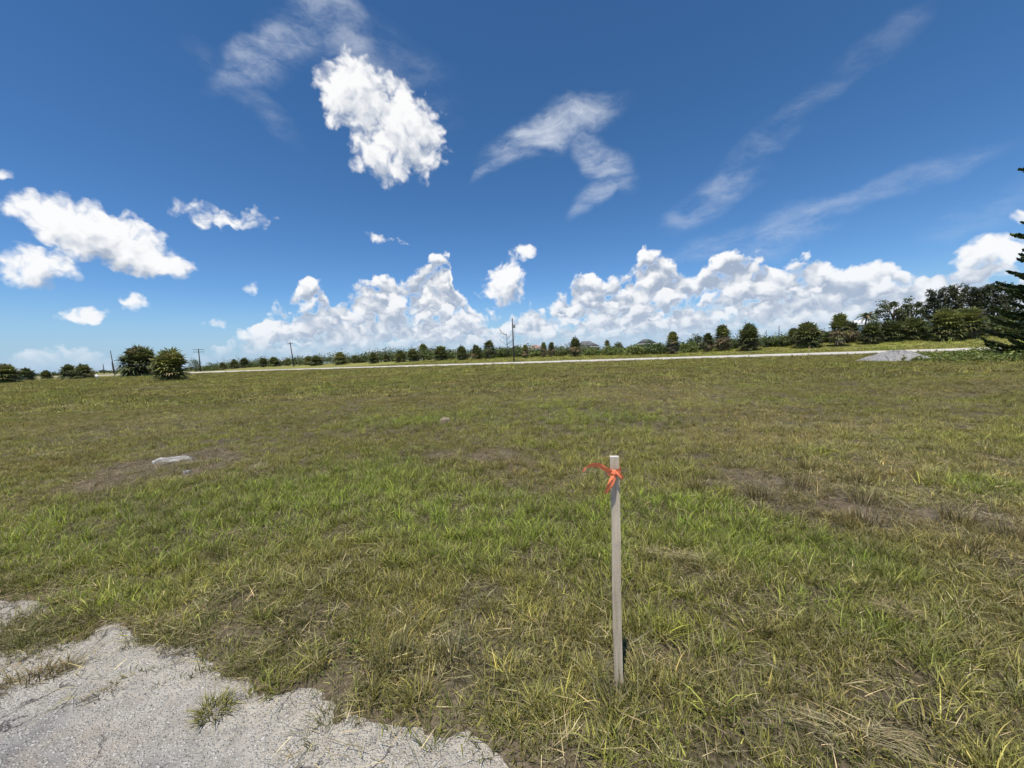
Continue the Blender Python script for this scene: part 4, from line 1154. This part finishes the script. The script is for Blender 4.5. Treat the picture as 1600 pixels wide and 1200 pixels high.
def make_house(px, base, ridge, eave, width, label, roof, wall, depth, hip=0.35):
    p = spot(px, base, None, depth); dep = project(p)[2]
    hr, he = height_to(p, ridge), max(2.2, height_to(p, eave))
    w = width * dep / FPX; d = w * 0.62
    root = empty('house', p, math.atan2(-p.x, p.y) + 0.15)
    m_ = MB(); cuboid(m_, -w / 2 + 0.4, w / 2 - 0.4, -d / 2 + 0.4, d / 2 - 0.4, -0.6, he); m_.build('wall', wall, root)
    q = MB(); a = hip * w
    P = [(-w / 2, -d / 2, he), (w / 2, -d / 2, he), (w / 2, d / 2, he), (-w / 2, d / 2, he), (-w / 2 + a, 0, hr), (w / 2 - a, 0, hr)]
    q.poly(P, [(0, 1, 5), (0, 5, 4), (1, 2, 5), (2, 3, 4), (2, 4, 5), (3, 0, 4), (0, 3, 2), (0, 2, 1)], (0.5, 0, 0)); rf = q.build('roof', roof, root)
    for y_ in (-d / 2, d / 2):
        f = MB(); cuboid(f, -w / 2, w / 2, y_ - 0.03, y_ + 0.03, he - 0.22, he + 0.02); f.build('fascia', M_WHITE, rf)
    for k in range(4):
        x_ = -w / 2 + w * (k + 0.5) / 4
        if k == 1:
            g = MB(); cuboid(g, x_ - 0.5, x_ + 0.5, -d / 2 + 0.34, -d / 2 + 0.42, 0, 2.1); g.build('door', M_WHITE, root); continue
        g = MB(); cuboid(g, x_ - 0.7, x_ + 0.7, -d / 2 + 0.36, -d / 2 + 0.42, 0.9, 2.1); wn = g.build('window', M_WHITE, root)
        g = MB(); cuboid(g, x_ - 0.62, x_ + 0.62, -d / 2 + 0.345, -d / 2 + 0.365, 0.98, 2.02); g.build('pane', M_GLASS, wn)
    return tag(root, label, 'house', 'houses beyond the treeline')
make_house(837, 556, 539, 545, 26, 'house with a pinkish tile roof right of the tall dark pole', M_ROOFP, M_STUCCO, 150)
make_house(916, 554, 533, 542, 40, 'house with a grey hip roof behind the bottle-shaped palm', M_ROOFG, M_STUCCO, 135)
make_house(1010, 550, 530, 537, 30, 'house with a dark roof peeping over the green hedge', M_ROOFD, M_STUCCO, 140)
make_house(806, 558, 540, 546, 18, 'small house with a dark roof behind the tall dark pole', M_ROOFD, M_STUCCO, 165)
make_house(1342, 536, 500, 507, 32, 'white house half hidden below the coconut palm', M_WHITE, M_WHITE, 95)
make_house(443, 573, 562, 566, 9, 'tiny white house glimpsed left of the slim leaning pole', M_WHITE, M_WHITE, 230)
make_house(396, 577, 566, 569, 7, 'tiny white house glimpsed above the low bush', M_WHITE, M_WHITE, 250)

# small white marker board in the far left of the field
p = spot(153, 591, depth=gdepth(153, 592))
root = empty('marker_board', p, 0.3); root.rotation_euler.y = R(-18)
m_ = MB(); cuboid(m_, -0.22, 0.22, -0.02, 0.02, 0.15, 1.0); m_.build('board', M_WHITE, root)
m_ = MB(); cuboid(m_, -0.03, 0.03, 0.022, 0.062, -0.1, 0.9); m_.build('post', M_POLE, root)
tag(root, 'small tilted white board standing in the grass at the far left', 'sign')

# ---------------------------------------------------------------- survey stakes
M_LATH, T, out = new_mat('weathered_lath')
ob = T.n('ShaderNodeTexCoord').outputs['Object']
mp = T.n('ShaderNodeMapping', ins={'Vector': ob}); mp.inputs['Scale'].default_value = (60, 60, 3.0)
n1 = T.noise(mp.outputs[0], 1.0, 6, 0.65, 0.6); n2 = T.noise(ob, 9.0, 4, 0.6); n3 = T.noise(ob, 120.0, 2, 0.6)
c = T.mix(T.ss(n1.outputs['Fac'], 0.3, 0.7), (0.47, 0.38, 0.255), (0.74, 0.62, 0.445))
c = T.mix(T.ss(n2.outputs['Fac'], 0.45, 0.7, 0, 0.45), c, (0.38, 0.30, 0.21))
c = T.mix(T.ss(n3.outputs['Fac'], 0.62, 0.72, 0, 0.5), c, (0.20, 0.17, 0.14))
principled(T, out, c, 0.85, 0.2, bump(T, n1.outputs['Fac'], 0.5, 0.002))
M_CUT, T, out = new_mat('sunlit_sawn_end')  # sawn end painted pale: sun on the stake top put into its colour
n1 = T.noise(T.n('ShaderNodeTexCoord').outputs['Object'], 90.0, 4, 0.6)
principled(T, out, T.mix(n1.outputs['Fac'], (0.62, 0.57, 0.47), (0.74, 0.70, 0.61)), 0.8, 0.2)
M_TAPE, T, out = new_mat('orange_flagging_tape')
n1 = T.noise(T.n('ShaderNodeTexCoord').outputs['Object'], 55.0, 3, 0.5)
principled(T, out, T.mix(n1.outputs['Fac'], (1.0, 0.23, 0.085), (1.0, 0.31, 0.14)), 0.38, 0.5, bump(T, n1.outputs['Fac'], 0.25, 0.003), 0.18, (1.0, 0.30, 0.12))
def bevel_box(name, x, y, z0, z1, mat, parent, bev=0.0015, warp=0.0, seed=0):
    bm = bmesh.new(); r = random.Random(seed)
    n_ = 14 if z1 - z0 > 0.3 else 1
    rings = []
    for k in range(n_ + 1):
        z = z0 + (z1 - z0) * k / n_
        dx, dy = warp * math.sin(k * 0.5 + seed), warp * 0.6 * math.cos(k * 0.37)
        rings.append([bm.verts.new((sx * x / 2 + dx + r.uniform(-1, 1) * warp * 0.25, sy * y / 2 + dy, z)) for sx, sy in ((-1, -1), (1, -1), (1, 1), (-1, 1))])
    for a, b in zip(rings[:-1], rings[1:]):
        for k in range(4): bm.faces.new((a[k], a[(k + 1) % 4], b[(k + 1) % 4], b[k]))
    bm.faces.new(rings[0][::-1]); bm.faces.new(rings[-1])
    bmesh.ops.bevel(bm, geom=[e for e in bm.edges if e.is_boundary is False and len(e.link_faces) == 2 and e.calc_face_angle() > 0.8], offset=bev, segments=1, affect='EDGES')
    me = bpy.data.meshes.new(name); bm.to_mesh(me); bm.free(); me.materials.append(mat)
    return link(name, me, parent)
def ribbon(name, pts, widths, mat, parent, fold=0.004, wdirs=None, sub=5):
    """a strip of tape along a path; wdirs give the direction across the strip"""
    P = [np.asarray(q, float) for q in pts]
    path, wd, ww = [], [], []
    for i in range(len(P) - 1):      # Catmull-Rom
        a, b, c_, d = P[max(i - 1, 0)], P[i], P[i + 1], P[min(i + 2, len(P) - 1)]
        for k in range(sub + (1 if i == len(P) - 2 else 0)):
            t = k / sub
            path.append(0.5 * ((2 * b) + (c_ - a) * t + (2 * a - 5 * b + 4 * c_ - d) * t * t + (3 * b - a - 3 * c_ + d) * t ** 3))
            wd.append(unit(np.asarray(wdirs[i]) * (1 - t) + np.asarray(wdirs[min(i + 1, len(wdirs) - 1)]) * t)); ww.append(widths[i] * (1 - t) + widths[min(i + 1, len(widths) - 1)] * t)
    V, F = [], []
    n_ = 4
    for i, (q, w, wi) in enumerate(zip(path, wd, ww)):
        tn = unit(path[min(i + 1, len(path) - 1)] - path[max(i - 1, 0)]); nn = np.cross(tn, w)
        for k in range(n_ + 1):
            f = k / n_ - 0.5
            V.append(tuple(q + w * wi * f + nn * fold * math.sin(f * 6.28 + i * 0.5)))
    for i in range(len(path) - 1):
        for k in range(n_):
            a = i * (n_ + 1) + k
            F.append((a, a + 1, a + n_ + 2, a + n_ + 1))
    return add_mesh(name, V, np.array(F), mat, parent, smooth=True)
sp = ground_at(967, 1078)
sz = float(terrain(sp.x, sp.y))
H = height_to(Vector((sp.x, sp.y, sz)), 713)
st = empty('survey_stake', (sp.x, sp.y, sz), R(-9))
bevel_box('shaft', 0.037, 0.019, -0.15, H - 0.004, M_LATH, st, 0.0012, 0.0016, 2)
bevel_box('sawn_end', 0.0355, 0.0175, H - 0.0035, H + 0.0005, M_CUT, st, 0.0004)
zr = H - 0.066
def loop(z, off): 
    return [(-0.024, -0.0135 - off, z), (0.0, -0.0140 - off, z + 0.002), (0.024, -0.0135 - off, z + 0.003), (0.0265, 0.0, z + 0.004), (0.024, 0.0135, z + 0.003), (0, 0.0145, z), (-0.024, 0.0135, z - 0.002), (-0.0265, 0, z), (-0.024, -0.0135 - off, z)]
UP = (0, 0, 1)
wrap = ribbon('ribbon_wrap', loop(zr, 0.0), [0.028, 0.020, 0.030, 0.03, 0.03, 0.03, 0.03, 0.03, 0.028], M_TAPE, st, 0.0015, [UP] * 9)
kn = MB()
def blob(mb, c, rx, ry, rz, n1=10, n2=7, seed=0):
    r = np.random.default_rng(seed); P, F = [], []
    for i in range(n2 + 1):
        for k in range(n1):
            th, ph = math.pi * i / n2, 2 * math.pi * k / n1; j = 1 + 0.18 * r.normal()
            P.append((c[0] + rx * math.sin(th) * math.cos(ph) * j, c[1] + ry * math.sin(th) * math.sin(ph) * j, c[2] + rz * math.cos(th)))
    for i in range(n2):
        for k in range(n1):
            a, b = i * n1 + k, i * n1 + (k + 1) % n1
            F += [(a, a + n1, b + n1), (a, b + n1, b)]
    mb.poly(P, F, (0.5, 0, 0))
blob(kn, (-0.004, -0.022, zr + 0.001), 0.016, 0.011, 0.014, seed=4)
kn.build('knot', M_TAPE, st)
ribbon('ribbon_tail', [(-0.004, -0.022, zr), (-0.030, -0.030, zr + 0.014), (-0.062, -0.034, zr + 0.033), (-0.094, -0.036, zr + 0.040), (-0.118, -0.034, zr + 0.030), (-0.130, -0.030, zr + 0.008)], [0.014, 0.022, 0.027, 0.026, 0.020, 0.010], M_TAPE, st, 0.003,
       [(0, 0, 1), (0.3, -0.3, 0.9), (0.45, -0.5, 0.75), (0.3, -0.4, 0.85), (0.6, -0.4, 0.6), (0.8, -0.3, 0.4)])
ribbon('ribbon_tail', [(-0.004, -0.024, zr), (-0.012, -0.036, zr - 0.022), (-0.026, -0.040, zr - 0.052), (-0.036, -0.038, zr - 0.080)], [0.014, 0.031, 0.037, 0.024], M_TAPE, st, 0.004, [(1, 0, 0), (0.9, 0.2, 0.25), (0.85, 0.3, 0.3), (0.8, 0.3, 0.4)])
ribbon('ribbon_tail', [(-0.002, -0.024, zr), (0.012, -0.030, zr - 0.002), (0.026, -0.028, zr - 0.012), (0.033, -0.022, zr - 0.024)], [0.012, 0.018, 0.017, 0.010], M_TAPE, st, 0.003, [(0, 0, 1), (0.1, 0.1, 0.95), (0.3, 0.2, 0.9), (0.5, 0.2, 0.8)])
tag(st, 'tall wooden survey stake with orange ribbon standing in the near grass', 'stake')
# second stake near the far road
p = spot(1264, 558, depth=gdepth(1264, 558))
s2 = empty('survey_stake', p, 0.2)
h2 = height_to(p, 541)
bevel_box('shaft', 0.06, 0.03, -0.1, h2, M_LATH, s2)
ribbon('ribbon_wrap', [tuple(np.array(q) * (1.5, 1.7, 0) + (0, 0, h2 - 0.12)) for q in loop(0, 0)], [0.05] * 9, M_TAPE, s2, 0.001, [UP] * 9)
ribbon('ribbon_tail', [(-0.03, -0.03, h2 - 0.12), (-0.12, -0.04, h2 - 0.15), (-0.2, -0.03, h2 - 0.24)], [0.03, 0.05, 0.03], M_TAPE, s2, 0.004, [(0, 0, 1), (0.2, 0, 1), (0.5, 0, 0.8)])
tag(s2, 'small distant pale stake in front of the far road', 'stake')

# ---------------------------------------------------------------- gravel pile
M_PILE, T, out = new_mat('grey_gravel')
ob = T.n('ShaderNodeTexCoord').outputs['Object']
vo = T.n('ShaderNodeTexVoronoi', feature='F1', ins={'Vector': ob, 'Scale': 16.0}); n1 = T.noise(ob, 1.6, 5, 0.6)
sepc = T.n('ShaderNodeSeparateColor', ins={0: vo.outputs['Color']})
c = T.ramp(sepc.outputs[0], ((0, (0.24, 0.232, 0.22)), (0.5, (0.33, 0.32, 0.305)), (1, (0.46, 0.445, 0.42))))
c = T.mix(T.ss(n1.outputs['Fac'], 0.45, 0.7, 0, 0.5), c, (0.42, 0.385, 0.33))
principled(T, out, c, 0.95, 0.15, bump(T, vo.outputs['Distance'], 0.9, 0.06))
c0 = ground_at(1400, 564); c1 = ground_at(1444, 562)
pr = (c1 - c0).length
p = Vector((c0.x, c0.y, float(terrain(c0.x, c0.y))))
hp = height_to(p, 549)
root = empty('gravel_pile', p, math.atan2(-p.x, p.y))
n_r, n_a = 26, 72
V, F = [(0, 0, hp * 0.98)], []
for i in range(1, n_r + 1):
    for k in range(n_a):
        a = 2 * math.pi * k / n_a; q = i / n_r
        rx = pr * 0.78 * (1 + 0.12 * math.sin(a * 2 + 1) + 0.08 * math.sin(a * 3)) + (0.45 if abs(a - math.pi) < 0.4 else 0)
        x, y = rx * q * math.cos(a), rx * 0.8 * q * math.sin(a)
        prof = max(0, 1 - q) * 0.55 + 0.5 * max(0, 1 - q * q)
        z = hp * 1.12 * prof * (1.0 + 0.16 * math.cos(a - 0.4) * q) + (fbm(np.array([x * 3.0]), np.array([y * 3.0]), 4, 5)[0] - 0.5) * 0.24 * (1 - q * 0.6) - 0.02 - (0.05 if i == n_r else 0)
        V.append((x, y, z))
for k in range(n_a): F.append((0, 1 + k, 1 + (k + 1) % n_a))
for i in range(n_r - 1):
    for k in range(n_a):
        a, b = 1 + i * n_a + k, 1 + i * n_a + (k + 1) % n_a
        F += [(a, a + n_a, b + n_a), (a, b + n_a, b)]
add_mesh('mound', V, np.array(F), M_PILE, root, smooth=True)
g = MB(); r = np.random.default_rng(3)
for i in range(1500):
    a = r.uniform(0, 6.28); q = r.uniform() ** 0.6 * 1.12
    k = min(n_r, max(1, int(round(q * n_r)))); vtx = V[1 + (k - 1) * n_a + int(a / 6.2832 * n_a) % n_a]
    s_ = r.uniform(0.012, 0.032)
    c_ = np.array(vtx) + (r.normal(0, 0.05), r.normal(0, 0.05), s_ * 0.3)
    if q > 1.0: c_ = c_ + unit(np.array([vtx[0], vtx[1], 0.0])) * r.uniform(0, 0.35)
    P = [c_ + unit(r.normal(0, 1, 3)) * 0.15 * s_ + np.array(o_) * s_ * r.uniform(0.6, 1.2) for o_ in ((1, 0, 0), (-1, 0, 0), (0, 1, 0), (0, -1, 0), (0, 0, 0.8), (0, 0, -0.8))]
    g.poly(P, [(0, 2, 4), (2, 1, 4), (1, 3, 4), (3, 0, 4), (2, 0, 5), (1, 2, 5), (3, 1, 5), (0, 3, 5)], (0.5, 0, 0))
tag(g.build('loose_stones', M_PILE, root), kind='stuff')
tag(root, 'heap of grey gravel at the near edge of the far road', 'gravel pile')

# ---------------------------------------------------------------- weeds beside the gravel pile
g = MB(); r = np.random.default_rng(8)
for i in range(520):
    px = r.uniform(1425, 1680); py = r.uniform(553, 567) - (px - 1440) * 0.012
    q = ground_at(px, py); h = r.uniform(0.15, 0.62) * (1.25 if px > 1500 else 0.8)
    leaf_blob(g, (q.x + r.normal(0, 0.2), q.y + r.normal(0, 0.5), float(terrain(q.x, q.y)) + h * 0.45), 0.22, 0.22, h * 0.55, 26, 0.13, r, 0.2)
tag(g.build('weed_patch', M_SHRUB2), 'patch of tall leafy weeds between gravel pile and near conifer', 'weeds', kind='stuff')

# ---------------------------------------------------------------- broken slab in the bare patch
M_SLAB, T, out = new_mat('broken_concrete')
ob = T.n('ShaderNodeTexCoord').outputs['Object']; n1 = T.noise(ob, 9.0, 6, 0.65); n2 = T.noise(ob, 45.0, 4, 0.6)
c = T.mix(T.ss(n1.outputs['Fac'], 0.38, 0.62), (0.15, 0.14, 0.12), (0.44, 0.42, 0.375)); c = T.mix(T.ss(n2.outputs['Fac'], 0.55, 0.7, 0, 0.6), c, (0.22, 0.20, 0.16))
principled(T, out, c, 0.9, 0.2, bump(T, n1.outputs['Fac'], 0.8, 0.02))
def make_slab(px, py, rx, ry, h, label, rot, tilt, seed, mat=None, name='concrete_slab', cat='slab'):
    q = ground_at(px, py); z = float(terrain(q.x, q.y))
    r = np.random.default_rng(seed); n_ = 18
    ang = np.sort(r.uniform(0, 6.283, n_)); rad = r.uniform(0.72, 1.08, n_)
    V, F = [], []
    for lev, (k, zz) in enumerate(((1.04, -0.05), (1.0, h * 0.8), (0.93, h))):
        for a, rd in zip(ang, rad): V.append((rx * rd * k * math.cos(a), ry * rd * k * math.sin(a), zz + (r.normal(0, h * 0.12) if lev else 0)))
    for k in range(7):
        for a, rd in zip(ang, rad): pass
    V.append((0, 0, h * 0.96))
    for l in range(2):
        for k in range(n_): F.append((l * n_ + k, l * n_ + (k + 1) % n_, (l + 1) * n_ + (k + 1) % n_)); F.append((l * n_ + k, (l + 1) * n_ + (k + 1) % n_, (l + 1) * n_ + k))
    for k in range(n_): F.append((2 * n_ + k, 2 * n_ + (k + 1) % n_, 3 * n_))
    o = add_mesh(name, V, np.array(F), mat or M_SLAB, None, loc=(q.x, q.y, z + 0.012))
    o.rotation_euler = (tilt, 0.03, rot)
    return tag(o, label, cat, None if mat else 'broken concrete pieces in the bare patch')
make_slab(270, 720, 0.29, 0.19, 0.03, 'jagged flat pale concrete slab lying in the brown bare patch', 0.35, 0.06, 4)
make_slab(292, 741, 0.055, 0.03, 0.03, 'tiny white concrete fragment below the jagged slab', 0.2, 0.0, 9)
make_slab(696, 660, 0.13, 0.10, 0.10, 'tan clod standing out of the grass in mid field', 0.9, 0.1, 12, flat_mat('dry_clod', (0.20, 0.155, 0.10), (0.30, 0.235, 0.15), 20), 'soil_clod', 'clod')

# ---------------------------------------------------------------- single tufts one can point at
def single(name, data, mat_base, px, py, scale, label, cat, group=None, z=None, straw=0.2, rot=0.0, tilt=(0, 0), stretch=(1, 1, 1)):
    q = ground_at(px, py)
    key = 'tuft_%02x%02x%02x_%d' % (int(mat_base[0] * 255), int(mat_base[1] * 255), int(mat_base[2] * 255), int(straw * 100))
    m = bpy.data.materials.get(key) or plant_material(key, straw, 0.2, False, mat_base)
    V, F, B = data
    o = add_mesh(name, V, F, m, None, attrs={'bl': ('FLOAT_COLOR', 'POINT', B)})
    sd_ = float(pave_sd(np.array([q.x]), np.array([q.y]))[0])
    zz = max(float(terrain(q.x, q.y)), -0.028 + 0.042 * float(sstep(np.array(sd_), -0.18, 0.22)))
    o.location = (q.x, q.y, zz); o.scale = tuple(scale * k for k in stretch); o.rotation_euler = (*tilt, rot)
    return tag(o, label, cat, group)
single('grass_tuft', blades(190, 0.03, 0.085, 0.050, 0.85, 0.0034, 0.9, 900), (0.22, 0.21, 0.055), 337, 1116, 1.25, 'small green grass tuft growing from the grey pavement', 'grass tuft')
single('dead_grass_clump', blades(380, 0.05, 0.13, 0.10, 1.05, 0.0032, 0.6, 901), (0.20, 0.145, 0.075), 52, 1066, 1.05, 'uprooted dead brown grass clump lying on the pavement', 'grass clump', straw=0.35, rot=0.6, stretch=(1.5, 0.55, 0.8))
single('grass_sprig', blades(70, 0.02, 0.06, 0.06, 1.1, 0.003, 0.5, 902), (0.17, 0.13, 0.07), 157, 1092, 1.0, 'small brown sprig on the pavement beside the dead clump', 'grass sprig', rot=0.4, stretch=(1.4, 0.6, 0.8))
single('grass_sprig', blades(90, 0.02, 0.06, 0.08, 1.1, 0.003, 0.5, 903), (0.15, 0.125, 0.06), 228, 1056, 1.0, 'thin dry runner crossing the pale sandy pavement', 'grass sprig', rot=0.5, stretch=(1.8, 0.4, 0.7))
single('grass_sprig', blades(100, 0.02, 0.05, 0.08, 1.1, 0.003, 0.5, 904), (0.13, 0.125, 0.05), 288, 1062, 1.0, 'short dark runner above the green tuft on the pavement', 'grass sprig', rot=0.5, stretch=(1.5, 0.4, 0.7))
TG = 'brown grass tussocks on the bare strip'
for k, (px, py, lab) in enumerate(((1187, 784, 'brown grass tussock left of the bare strip, nearest the stake'), (1256, 738, 'rearmost brown tussock above the bare strip'), (1345, 757, 'brown tussock right of the rearmost one'), (1349, 787, 'brown tussock in the middle of the column of three'), (1350, 818, 'lowest brown tussock of the column of three'),
                                  (1245, 766, 'small tussock between rearmost and left ones'), (1500, 820, 'wide brown tussock in the right bare strip'), (1518, 872, 'dark tussock below the wide one at the right'), (1592, 846, 'tussock cut by the right edge'), (1086, 768, 'lone tussock right behind the stake ribbon'), (615, 1040, 'grey-green tussock by the pavement edge left of the stake'), (705, 1030, 'grey tussock between pavement and stake'), (965, 1105, 'grass tussock at the foot of the near stake'))):
    base = (0.150, 0.108, 0.048) if k < 10 else (0.100, 0.110, 0.050)
    single('grass_tussock', blades(110, 0.07, 0.17, 0.075, 0.42, 0.0032, 0.4, 920 + k), base, px, py, 1.45 if k < 10 else 1.2, lab, 'grass tussock', TG if k < 10 else 'grey tussocks in the near grass', straw=0.25, rot=k)
DG = 'heaps of dead grass'
for k, (px, py, lab, st_) in enumerate(((1402, 968, 'orange-brown heap of dead straw in the green grass at right', (0.8, 0.6, 0.7)), (1050, 880, 'thin swath of cut straw right of the stake', (1.5, 0.45, 0.8)), (1330, 1165, 'pale straw swath along the bottom right', (1.5, 0.5, 0.6)))):
    d = blades(150, 0.05, 0.15, 0.11, 1.25, 0.0030, 0.35, 950 + k, flat=True)
    r = np.random.default_rng(960 + k); V = d[0].copy()
    V[:, 2] = V[:, 2] * 1.3 + 0.045 + np.repeat(r.uniform(0, 0.05, 150), 7)[:len(V)]
    single('straw_heap', (V, d[1], d[2]), (0.34, 0.25, 0.155) if k == 0 else (0.40, 0.325, 0.19), px, py, 0.95, lab, 'straw heap', DG, straw=0.3, rot=-0.35, stretch=st_)
